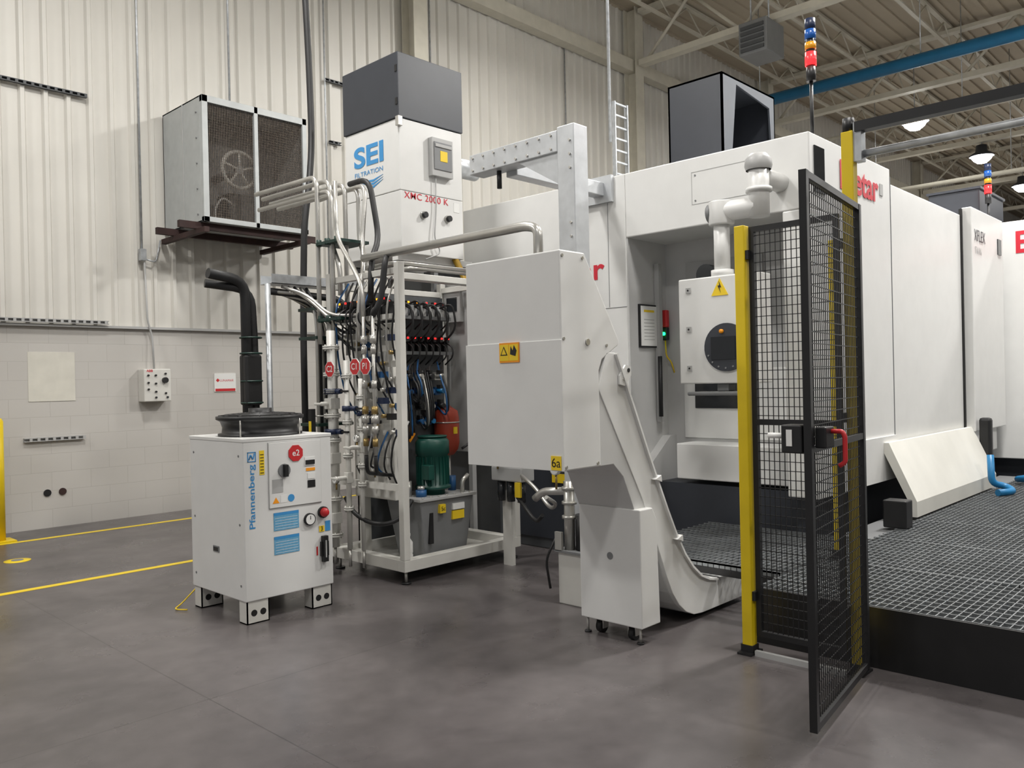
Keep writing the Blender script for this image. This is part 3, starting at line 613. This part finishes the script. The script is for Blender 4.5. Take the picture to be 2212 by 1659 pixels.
# ---------------------------------------------------------------- machine
t=thing('machining_centre','large white enclosed machining centre with operator recess','machine tool',(8.5,4.5,0))
MT=t; ZT=3.37
MB().box(6.63,7.68,2.62,6.4,.62,ZT,WHITE).make('main_enclosure',t,bevel=.01)
MB().box(7.685,11.1,2.62,6.4,.62,3.24,WHITE).make('rear_enclosure',t,bevel=.01)
MB().box(6,6.63,4.3,6.4,.45,ZT,WHITE).make('side_panel',t,bevel=.01)
MB().box(6,6.63,2.62,4.3,2.8,ZT,WHITE).make('lintel_panel',t,bevel=.01)
MB().box(6,6.63,2.62,2.84,.62,2.8,WHITE).make('corner_pillar',t,bevel=.01)
MB().box(6.3,11.0,2.9,6.3,0,.62,ANTH).make('base',t)
MB().box(6.28,6.63,2.84,4.0,.66,.97,WHITE).make('sill',t,bevel=.008)
MB().prism([(6.2,.45),(6.2,.80),(6.5,1.02),(6.63,1.02),(6.63,.45)],'y',4.2,4.3,RGREY).make('corner_sill',t)
MB().box(6.01,6.63,4.285,4.3,.45,2.8,RGREY).make('recess_lining',t)
MB().box(6.6,6.635,2.9,4.29,.62,2.8,RGREY).make('door_leaf',t)
MB().box(6.585,6.6,2.9,4.1,1.0,1.62,WHITE).make('lower_door',t,bevel=.004)
MB().box(6.57,6.585,3.45,3.98,1.27,1.50,GLASS).make('window',t,bevel=.006)
MB().box(6.4,6.45,4.23,4.28,1.15,2.6,LGREY).make('guide_rail',t); MB().cyl((6.38,4.22,1.2),(6.38,4.22,1.75),.02,BLACK).make('bumper_rod',t)
MB().box(6.57,6.60,3.3,4.05,1.75,2.60,LGREY).make('inner_panel',t); MB().cyl((6.57,3.75,2.45),(6.4,3.75,2.45),.09,DGREY,20).make('inner_motor',t)
for b in ((5.997,6.001,4.49,4.494,2.2,ZT),(5.997,6.001,4.3,6.4,2.19,2.194)): MB().box(*b,MGREY).make('panel_seam',t)
m=MB()
for (a,b,c_,d) in ((3.05,3.054,2.98,3.25),(3.62,3.624,2.98,3.25),(3.05,3.624,2.98,2.984),(3.05,3.624,3.246,3.25)): m.box(5.998,6.001,a,b,c_,d,LGREY)
m.make('hatch_outline',t)
MB().box(7.68,7.686,2.617,2.63,.62,3.3,MGREY).make('panel_seam',t); MB().box(9.77,9.80,2.60,2.63,.94,3.3,INK).make('door_gap',t)
for y in (3.08,3.59):
    for z in (3.01,3.22): MB().cyl((5.996,y,z),(6.0,y,z),.008,MGREY,8).make('screw',t)
MB().box(9.83,11.1,2.52,2.62,.9,3.32,WHITE).make('sliding_door',t,bevel=.01)
text(t,'XFLEX',(10.12,2.515,3.02),'-y',.13,ANTH,width=.42)
text(t,'TWIN',(10.05,2.515,2.86),'-y',.08,LGREY,width=.25)
MB().box(10.85,11.0,2.51,2.52,2.9,3.08,GLASS).make('name_plate',t)
text(t,'Exetar',(6.96,2.615,3.13),'-y',.23,REDL,width=.82,bold=.025,label='red maker lettering')
text(t,'Exetar',(5.997,4.98,2.55),'-x',.20,REDL,width=.85,bold=.02,label='red maker lettering')
MB().box(7.42,7.49,2.614,2.62,3.1,3.2,LGREY).make('small_plate',t)
m=MB(); m.box(6.08,6.26,2.612,2.63,2.95,3.28,GLASS).box(6.07,6.27,2.61,2.62,2.93,2.95,BLACK); m.make('vent',t)
MB().prism([(2.60,.95),(2.62,.9),(2.40,.44),(2.40,.33),(2.34,.33),(2.34,.46),(2.56,.95)],'x',7.35,9.85,STAIN).make('splash_guard',t)
MB().box(6.0,7.68,2.60,2.64,.62,1.0,WHITE).make('skirt',t)
MB().box(9.85,9.95,2.38,2.5,.45,1.05,BLACK).make('hose_holder',t,bevel=.03)
t=thing('framed_certificate','framed certificate hung on the recess side wall','picture frame',(6.28,4.28,1.83))
MB().box(6.14,6.42,4.265,4.285,1.83,2.22,BLACK).make('frame',t)
m=MB(); m.box(6.155,6.405,4.261,4.266,1.845,2.205,PAPER)
m.box(6.2,6.36,4.259,4.262,2.15,2.17,TAGY)
for k in range(7): m.box(6.2,6.36,4.259,4.262,1.9+.03*k,1.905+.03*k,LGREY)
m.make('sheet',t)
t=thing('safety_switch','red and black door safety switch with green indicator','switch',(6.52,4.2,1.9))
MB().box(6.50,6.55,4.22,4.285,2.02,2.18,RED).make('red_housing',t,bevel=.01)
MB().box(6.50,6.55,4.22,4.285,1.90,2.02,BLACK).make('black_housing',t,bevel=.01)
MB().cyl((6.485,4.25,1.96),(6.50,4.25,1.96),.016,LEDG).make('indicator',t)
MB().tube([(6.52,4.25,1.90),(6.50,4.23,1.75),(6.55,4.21,1.7),(6.6,4.21,1.6)],.007,TAGY,6,.05).make('cable',t)
t=thing('operator_pendant','white operator panel hung from jointed arm with round display','control panel',(5.62,3.15,1.5))
MB().box(5.55,5.75,2.82,3.49,1.5,2.31,WHITE).make('panel_body',t,bevel=.01)
MB().cyl((5.55,3.08,1.77),(5.53,3.08,1.77),.18,ANTH,36).make('bezel',t)
MB().box(5.522,5.531,3.0,3.2,1.68,1.85,GLASS).make('screen',t)
for k in range(7):
    a=math.pi+k*math.pi/8+.4; MB().cyl((5.53,3.08+.155*math.cos(a),1.77+.155*math.sin(a)),(5.524,3.08+.155*math.cos(a),1.77+.155*math.sin(a)),.007,MGREY,8).make('key_button',t)
MB().lathe((5.53,3.11,1.89),'x',[(.016,0),(.016,-.015),(.010,-.022),(0,-.022)],ORG).make('emergency_stop',t)
m=MB(); m.prism([(3.20,2.16),(3.06,2.16),(3.13,2.29)],'x',5.545,5.55,TAGY); m.prism([(3.135,2.27),(3.115,2.22),(3.13,2.22),(3.12,2.18),(3.145,2.235),(3.13,2.235)],'x',5.543,5.546,INK); m.make('hazard_sign',t,label='yellow high voltage triangle')
for z in (1.62,1.92,2.22): MB().box(5.542,5.55,3.38,3.42,z-.02,z+.02,LGREY).cyl((5.54,3.40,z),(5.545,3.40,z),.008,INK,8).make('lock',t)
m=MB(); m.cyl((5.65,3.16,2.31),(5.65,3.16,2.74),.06,WHITE,24); m.cyl((5.65,3.16,2.31),(5.65,3.16,2.36),.085,WHITE,24); m.make('arm_column',t)
m=MB(); m.tube([(5.65,3.2,2.80),(5.65,2.85,2.80)],.075,WHITE,20).cyl((5.65,3.16,2.70),(5.65,3.16,2.88),.095,WHITE,24).cyl((5.65,3.22,2.80),(5.65,3.26,2.80),.078,MGREY,24); m.make('forearm',t,bevel=.01)
m=MB(); m.cyl((5.65,2.85,2.72),(5.65,2.85,3.10),.075,WHITE,24).lathe((5.65,2.85,3.06),'z',[(.09,0),(.10,.03),(.095,.08),(.06,.12),(0,.13)],LGREY).tube([(5.65,2.85,3.02),(5.999,2.85,3.02)],.07,WHITE,16).cyl((5.65,2.85,2.90),(5.65,2.85,2.93),.095,WHITE,24); m.make('arm_joint',t)
m=MB(); m.box(5.5,5.75,2.95,3.40,1.41,1.44,MGREY).box(5.6,5.7,3.1,3.2,1.44,1.5,MGREY); m.make('keyboard_shelf',t,bevel=.01)

t=thing('extraction_hood','anthracite extraction housing open on one side atop machine','exhaust housing',(7.75,4.3,ZT))
X0,X1,Y0,Y1,Z0,Z1=7.2,8.3,3.99,4.6,ZT,4.5
m=MB(); m.box(X0,X1,Y1-.02,Y1,Z0,Z1,ANTH).box(X0,X0+.02,Y0,Y1,Z0,Z1,ANTH).box(X0,X1,Y0,Y1,Z1-.02,Z1,ANTH)
m.prism([(X0,Z0),(X0,Z1),(X0+.28,Z1-.06),(X0+.12,Z0)],'y',Y0,Y0+.02,ANTH2).prism([(X1-.04,Z0),(X1,Z0),(X1,Z1),(X0,Z1),(X0+.28,Z1-.06),(X1-.12,Z1-.14)],'y',Y0,Y0+.02,ANTH2).box(X1-.02,X1,Y0,Y1,Z0,Z1,ANTH)
m.make('shell',t)
MB().box(7.69,8.3,3.99,4.6,3.24,3.37,ANTH).make('plinth',t)
MB().cyl((7.55,4.25,3.47),(7.55,4.25,3.62),.12,BLACK).make('fan_motor',t); MB().box(7.4,7.68,4.1,4.4,3.37,3.47,BLACK).make('motor_base',t); MB().cyl((7.3,4.12,3.6),(7.9,4.12,3.6),.06,BLACK).make('shaft_guard',t)
def beacon(x,y,z0,z1,z2):
    t=thing('stack_light','signal tower with blue, yellow and glowing red segments','signal light',(x,y,z0),'signal towers')
    MB().cyl((x,y,z0),(x,y,z1),.014,BLACK,10).cyl((x,y,z0),(x,y,z0+.02),.04,BLACK).make('pole',t)
    h=(z2-z1)/8; r=.042
    MB().cyl((x,y,z1),(x,y,z1+h*2),r*.85,BLACK,20).make('beacon_base',t)
    for k,(a,b,mm,nm) in enumerate(((2,3.7,BR,'red_lens'),(4.1,4.95,BY,'yellow_lens'),(5.4,6.6,BB,'blue_lens'))):
        MB().cyl((x,y,z1+h*a),(x,y,z1+h*b),r,mm,20).make(nm,t)
    MB().cyl((x,y,z1+h*2),(x,y,z1+h*6.6),r*.8,BLACK,12).make('core',t)
    MB().cyl((x,y,z1+h*6.6),(x,y,z2),r*.95,NAVY,20).make('beacon_cap',t)
beacon(6.25,2.7,ZT,3.82,4.30)
beacon(11.8,2.83,3.32,3.68,4.18)
t=thing('machining_centre','neighbouring white enclosed machining centre with red lettering','machine tool',(13,1.2,0))
MB().box(11.2,16,-1.5,4.2,.5,3.32,WHITE).make('enclosure',t,bevel=.01)
MB().box(11.4,15.9,-1.4,4.1,0,.5,ANTH).make('base',t)
text(t,'Exetar',(11.197,1.97,3.05),'-x',.26,REDL,width=.9,bold=.02)
t=thing('extraction_hood','anthracite extraction housing on neighbouring machine','exhaust housing',(12.6,3.3,3.32))
MB().box(12.0,13.2,2.98,3.6,3.32,3.93,ANTH).make('shell',t,bevel=.01)
MB().box(11.98,13.22,2.96,3.62,3.93,3.96,ANTH).make('hood_lid',t)
t=thing('ladder_cable_tray','vertical galvanised ladder cable tray on machine top','cable tray',(8.2,5.9,3.24))
m=MB(); m.box(8.0,8.02,5.85,5.9,3.24,4.87,GALV).box(8.25,8.27,5.85,5.9,3.24,4.87,GALV)
z=3.3
while z<4.85: m.box(8.02,8.25,5.86,5.88,z,z+.02,GALV); z+=.14
m.make('tray',t); MB().cyl((8.03,5.95,4.4),(8.03,5.95,ZC),.02,GALV,8).make('conduit_pipe',t)
tag(MB().tube([(4.8,7.45,ZC),(4.8,7.5,6.5),(4.86,7.5,4.9),(4.84,7.45,4.1),(4.7,7.3,3.6),(4.6,7.25,3.2),(4.56,7.25,2.2),(4.56,7.25,0)],.034,RUBBER,12,.5,8).make('drop_hose'),'thick black hose dropping from the roof to skid','hose')

# ---------------------------------------------------------------- chip conveyor
t=thing('chip_conveyor','white inclined chip conveyor with tall discharge hood and caster base','conveyor',(4.0,3.1,0))
hood=[(3.31,1.07),(3.31,2.24),(3.52,2.24),(3.82,1.77),(3.81,1.74),(3.66,1.66),(3.63,1.60),(3.63,1.07)]
MB().prism(hood,'y',2.80,3.52,WHITE).make('discharge_hood',t,bevel=.008)
MB().box(3.304,3.311,2.795,3.525,1.07,1.765,WHITE).make('front_cover',t,bevel=.002)
upper=[(3.70,1.70),(3.78,1.70),(4.08,1.10),(4.26,.76),(4.36,.585),(4.45,.455),(4.54,.36),(4.64,.285),(4.74,.245),(4.84,.225),(5.2,.205)]
lower=[(5.2,.035),(4.66,.035),(4.56,.045),(4.47,.08),(4.39,.14),(4.32,.225),(4.26,.335),(4.20,.47),(4.10,.68),(4.02,.84),(3.62,1.50)]
MB().prism(upper+lower,'y',2.83,3.22,NECK).make('trough',t,bevel=.004)
MB().prism(upper+lower,'y',2.80,2.83,WHITE).make('side_plate',t,bevel=.003)
lip=upper[1:-1]
m=MB()
for p,q in zip(lip[:-1],lip[1:]): m.prism([p,q,(q[0]-.010,q[1]-.010),(p[0]-.010,p[1]-.010)],'y',2.78,2.80,WHITE)
m.make('side_lip',t)
MB().prism([(3.62,1.07),(3.62,1.5),(4.02,.84),(4.1,.7),(3.95,.77),(3.84,.99),(3.75,1.07)],'y',2.805,3.22,NECK).make('neck_cover',t,bevel=.003)
MB().prism([(3.93,.10),(3.93,.79),(4.06,.79),(4.10,.72),(4.12,.10)],'y',2.76,3.21,WHITE).make('base_box',t,bevel=.006)
MB().cyl((3.928,2.98,.50),(3.932,2.98,.50),.022,MGREY,20).make('hole_plug',t)
for (x,z) in ((4.13,.93),(4.35,.54)):
    MB().prism([(x-.02,z+.02),(x+.04,z+.04),(x+.045,z+.0),(x+.015,z+.012)],'y',2.765,2.80,WHITE).make('clip_bracket',t)
m=MB(); m.prism([(3.80,1.52),(3.80,1.57),(3.86,1.63),(3.91,1.62),(3.91,1.57),(3.85,1.51)],'y',2.785,2.797,WHITE).cyl((3.885,2.782,1.60),(3.885,2.785,1.60),.012,BLACK,14).cyl((3.835,2.781,1.55),(3.835,2.785,1.55),.008,STEEL,10); m.make('lifting_lug',t)
for (x,z) in ((3.33,2.21),(3.5,2.21),(3.33,1.77),(3.6,1.09),(3.33,1.09),(3.7,1.74)):
    MB().cyl((x,2.80,z),(x,2.795,z),.009,STEEL,8).make('bolt',t)
MB().cyl((3.53,2.80,1.755),(3.53,2.793,1.755),.018,STEEL,14).make('side_bolt',t)
for y in (2.88,3.12):
    x=4.02; m=MB(); m.cyl((x,y-.018,.04),(x,y+.018,.04),.04,BLACK,18).box(x-.025,x+.025,y-.03,y-.022,.03,.10,STEEL).box(x-.025,x+.025,y+.022,y+.03,.03,.10,STEEL).box(x-.03,x+.03,y-.035,y+.035,.09,.105,STEEL); m.make('caster',t)
for y in (2.80,3.19): MB().cyl((3.97,y,0),(3.97,y,.1),.008,STEEL,8).cyl((3.97,y,0),(3.97,y,.01),.022,BLACK,12).make('levelling_foot',t)
m=MB(); m.box(3.298,3.305,3.095,3.245,1.655,1.765,ORG).box(3.297,3.299,3.10,3.168,1.665,1.755,TAGY).box(3.297,3.299,3.172,3.24,1.665,1.755,TAGY)
m.prism([(3.235,1.695),(3.18,1.695),(3.2075,1.745)],'x',3.2955,3.2975,INK).prism([(3.226,1.70),(3.189,1.70),(3.2075,1.735)],'x',3.295,3.2965,TAGY)
m.prism([(3.16,1.70),(3.12,1.69),(3.11,1.72),(3.13,1.75),(3.14,1.72),(3.155,1.745)],'x',3.2955,3.2975,INK)
m.make('warning_label',t,label='orange pinch hazard label')
MB().box(3.300,3.305,2.81,2.88,1.075,1.15,TAGY).make('number_tag',t); text(t,'6a',(3.299,2.845,1.112),'-x',.05,INK)
t=thing('coolant_pump_station','small white coolant tank with pump and vertical steel riser','pump',(4.5,3.5,0))
MB().box(4.35,4.75,3.3,3.75,.0,.36,WHITE2).make('tank_body',t,bevel=.008)
MB().box(4.33,4.77,3.28,3.77,.36,.375,MGREY).make('tank_lid',t)
MB().cyl((4.45,3.58,.375),(4.45,3.58,.62),.07,BLACK).make('pump_motor',t)
MB().tube([(4.4,3.68,.375),(4.4,3.68,.85)],.038,STEEL,16).make('riser',t)
for z in (.60,.70,.80): MB().cyl((4.4,3.68,z-.01),(4.4,3.68,z+.01),.052,STEEL,16).make('collar',t)
MB().tube([(4.4,3.68,.78),(4.4,3.92,.76),(4.4,4.0,.70)],.028,STEEL,14,.08).make('tee_pipe',t)
MB().tube([(4.34,3.76,.45),(4.30,3.82,.3),(4.32,3.8,.1)],.009,BLACK,8,.06).make('cable',t)
MB().box(4.33,4.35,3.70,3.76,.37,.50,STEEL).make('switch_box',t)
gauge(4.37,3.76,.93,.04,into=t,nm='pump_gauge',drop=.1)
t=thing('filter_regulator_unit','grey filter regulator assembly with gauges and braided hoses','service unit',(5.0,4.76,0))
MB().box(4.98,5.02,4.80,4.9,0,.9,WHITE2).make('post',t)
MB().box(4.9,5.06,4.6,4.95,.72,.84,LGREY).make('regulator_body',t,bevel=.01)
for y in (4.65,4.77,4.88): MB().cyl((4.95,y,.55),(4.95,y,.72),.035,GLASS,16).make('filter_bowl',t)
MB().box(4.88,4.90,4.6,4.66,.60,.72,TAGY).make('label_plate',t)
MB().tube([(4.9,4.6,.78),(4.85,4.4,.7),(4.8,4.2,.55),(4.7,4.05,.62),(4.5,3.98,.70)],.015,STEEL,8,.1).make('hose',t)
MB().tube([(4.9,4.65,.60),(4.85,4.4,.42),(4.7,4.2,.52)],.015,RUBBER,8,.1).make('hose',t)
gauge(4.9,4.86,.92,.04,into=t,nm='regulator_gauge',drop=.06)
t=thing('service_cabinet','dark grey service cabinet with cables beside the machine','cabinet',(5.85,5.1,0))
MB().box(5.7,5.98,4.7,5.48,0,1.0,DGREY).make('casing',t,bevel=.008)
MB().box(5.69,5.70,4.75,5.42,.1,.9,ANTH).make('cabinet_door',t)
MB().box(5.68,5.69,4.8,4.95,.62,.70,TAGY).make('label_plate',t)

# ---------------------------------------------------------------- platform
t=thing('grated_platform','raised steel grating platform with black fascia around machine','platform',(7,1.5,0))
MB().box(4.43,4.445,-1.2,2.36,0,.32,BLACK).make('fascia',t)
m=MB()
for y in (-1.15,0,1.15,2.28): m.box(4.46,11.1,y,y+.05,.22,.285,BLACK)
for x in (4.46,6,7.5,9,10.5):
    for y in (-1.1,0.05,1.2,2.28): m.box(x,x+.06,y,y+.05,0,.22,BLACK)
m.box(4.85,4.9,2.36,3.65,.24,.285,BLACK).box(4.85,6.2,3.6,3.65,.24,.285,BLACK).box(4.9,4.95,3.6,3.65,0,.24,BLACK)
m.make('support_frame',t)
MB().box(4.46,11.1,-1.2,2.33,.004,.008,DGREY).make('grating_shade_sheet',t)  # dark sheet added below the grating, its colour standing in for shade
def grate(x0,x1,y0,y1):
    m=MB(); y=y0
    while y<=y1: m.box(x0,x1,y,y+.005,.288,.32,GRATE); y+=.042
    x=x0
    while x<=x1: m.box(x,x+.007,y0,y1,.308,.321,GRATE); x+=.085
    m.box(x0,x0+.006,y0,y1,.288,.322,GRATE).box(x1-.006,x1,y0,y1,.288,.322,GRATE)
    m.make('grating_panel',t)
for i in range(7):
    x0=4.45+i*.95
    for (a,b) in ((-1.2,0.0),(0.005,1.17),(1.175,2.33)): grate(x0,x0+.945,a,b)
grate(4.85,6.2,2.36,3.65)
MB().box(6.35,11.1,2.335,2.6,.28,.30,MGREY).make('edge_plate',t)
tag(MB().box(6.78,6.93,2.24,2.42,.322,.54,BLACK).make('junction_case',bevel=.01),'black box standing on platform by machine','box')
tag(MB().tube([(9.1,2.15,.355),(9.3,2.05,.355),(9.4,2.15,.39),(9.3,2.25,.42),(9.35,2.27,.70)],.033,HBLUE,12,.15).make('air_hose'),'bright blue hose coiled on the grating','hose','blue hoses')
tag(MB().tube([(10.2,2.0,.355),(10.4,2.1,.355),(10.2,2.25,.37),(10.05,2.1,.41),(10.2,2.0,.44)],.032,HBLUE,12,.15).make('air_hose'),'bright blue hose coiled on the grating','hose','blue hoses')

# ---------------------------------------------------------------- fence
def wiremesh(m,p0,p1,z0,z1,dw,dh,mm,r=.002):
    p0=Vector((*p0,0)); p1=Vector((*p1,0)); L=(p1-p0).length; d=(p1-p0)/L; n=Vector((-d.y,d.x,0))
    def bar(a,b,zz0,zz1):
        A=p0+d*a; B=p0+d*b; vs=[]
        for z in (zz0,zz1):
            for q in (A-n*r,B-n*r,B+n*r,A+n*r): vs.append((q.x,q.y,z))
        m.add(vs,[(3,2,1,0),(4,5,6,7),(0,1,5,4),(1,2,6,5),(2,3,7,6),(3,0,4,7)],mm)
    s=dw
    while s<L: bar(s-r,s+r,z0,z1); s+=dw
    z=z0+dh
    while z<z1: bar(0,L,z-r,z+r); z+=dh
def obar(m,p0,p1,w,z0,z1,mm):
    p0=Vector((*p0,0)); p1=Vector((*p1,0)); d=(p1-p0).normalized(); n=Vector((-d.y,d.x,0))*w/2
    vs=[(q.x,q.y,z) for z in (z0,z1) for q in (p0-n,p1-n,p1+n,p0+n)]
    m.add(vs,[(3,2,1,0),(4,5,6,7),(0,1,5,4),(1,2,6,5),(2,3,7,6),(3,0,4,7)],mm)
def post(x,y,z,w=.06,z0=0):
    t=thing('fence_post','yellow square steel fence post on black base plate','fence post',(x,y,z0),'yellow fence posts')
    MB().box(x-w/2,x+w/2,y-w/2,y+w/2,z0+.01,z,YEL).make('tube',t,bevel=.004)
    m=MB(); m.box(x-.07,x+.07,y-w/2-.012,y+w/2+.012,z0,z0+.012,BLACK).box(x-w/2-.006,x+w/2+.006,y-w/2-.006,y+w/2+.006,z0+.01,z0+.05,BLACK); m.make('base_plate',t)
    return t
post(4.24,2.25,2.39); pt=post(4.31,1.67,2.80); post(5.5,2.26,2.45,.035,.322)
MB().cyl((4.31,1.67,2.80),(4.31,1.67,2.87),.03,BLACK).make('post_cap',pt)
t=thing('safety_fence','black framed wire mesh guard section between yellow posts','fence',(4.26,1.96,.1))
m=MB()
for (a,b,c_,d) in ((2.18,2.21,.1,2.38),(1.71,1.74,.1,2.38)): m.box(4.245,4.275,a,b,c_,d,BLACK)
for z in (.1,1.28,2.35): m.box(4.245,4.275,1.74,2.18,z,z+.03,BLACK)
m.make('frame',t)
m=MB(); wiremesh(m,(4.26,2.18),(4.26,1.74),.13,2.35,.03,.05,BLACK); m.make('wire_mesh',t)
for z in (.3,2.2): MB().box(4.22,4.28,2.20,2.225,z,z+.05,BLACK).make('fixing_clip',t)
for z in (.3,1.3,2.2): MB().box(4.25,4.30,1.695,1.715,z,z+.05,BLACK).make('fixing_clip',t)
A=(3.34,1.49); B=(4.28,1.62)
t=thing('safety_gate','black framed wire mesh gate standing open with interlock','gate',(3.8,1.55,0.05))
def L(s): return (A[0]+(B[0]-A[0])*s,A[1]+(B[1]-A[1])*s)
m=MB()
obar(m,L(0),L(.04),.032,.05,2.41,BLACK); obar(m,L(.96),L(1),.032,.05,2.41,BLACK)
for z in (.05,1.22,2.38): obar(m,L(.04),L(.96),.028,z,z+.03,BLACK)
m.make('frame',t)
m=MB(); wiremesh(m,L(.045),L(.955),.085,2.375,.03,.05,BLACK); m.make('wire_mesh',t)
for z in (.25,1.3,2.15): MB().cyl((B[0],B[1],z),(B[0],B[1],z+.1),.016,BLACK,10).make('hinge',t)
gx,gy=L(.02)
m=MB(); m.box(gx-.03,gx+.06,gy+.02,gy+.11,1.22,1.34,BLACK).box(gx+.03,gx+.12,gy-.06,gy-.012,1.24,1.33,BLACK); m.make('interlock_housing',t,bevel=.006)
MB().cyl((gx+.02,gy+.11,1.29),(gx+.02,gy+.19,1.29),.012,PAPER,12).make('interlock_tongue',t)
MB().box(gx-.034,gx-.028,gy+.06,gy+.085,1.25,1.32,PAPER).make('interlock_label',t)
MB().tube([(gx+.09,gy-.05,1.31),(gx+.09,gy-.105,1.31),(gx+.09,gy-.115,1.29),(gx+.09,gy-.115,1.18),(gx+.09,gy-.09,1.165)],.010,RED,12,.025).make('gate_handle',t)
t=thing('overhead_guide','black guide rail and galvanised tube on fence posts','rail',(4.3,0,2.66))
MB().box(4.28,4.34,-1.5,1.63,2.79,2.84,BLACK).make('guide_rail',t)
MB().tube([(4.33,1.63,2.68),(4.33,-1.5,2.68)],.020,GALV,12).make('round_tube',t)
m=MB(); m.box(4.29,4.35,1.60,1.64,2.64,2.84,GALV); m.make('clamp_plate',t)
tag(MB().box(4.2,4.225,1.70,2.2,0,.03,LGREY).make('threshold_strip'),'light metal threshold strip on floor under guard panel','threshold')

# ---------------------------------------------------------------- world, camera
w=bpy.data.worlds.new('World'); S.world=w; w.use_nodes=True
w.node_tree.nodes['Background'].inputs[0].default_value=(1,.985,.97,1); w.node_tree.nodes['Background'].inputs[1].default_value=.30
ca=math.radians(43.7); p=math.radians(.18); rr=math.radians(1.26)
F=Vector((math.cos(ca)*math.cos(p),math.sin(ca)*math.cos(p),-math.sin(p))); R=Vector((math.sin(ca),-math.cos(ca),0)); U=R.cross(F)
R2=R*math.cos(rr)-U*math.sin(rr); U2=U*math.cos(rr)+R*math.sin(rr)
cd=bpy.data.cameras.new('camera'); cd.sensor_width=36; cd.lens=36*1780/2212; cd.clip_start=.05
co=bpy.data.objects.new('camera',cd); COL.objects.link(co)
M=Matrix((R2,U2,-F)).transposed().to_4x4(); M.translation=Vector((0,0,1.55)); co.matrix_world=M
S.camera=co
S.view_settings.view_transform='Standard'
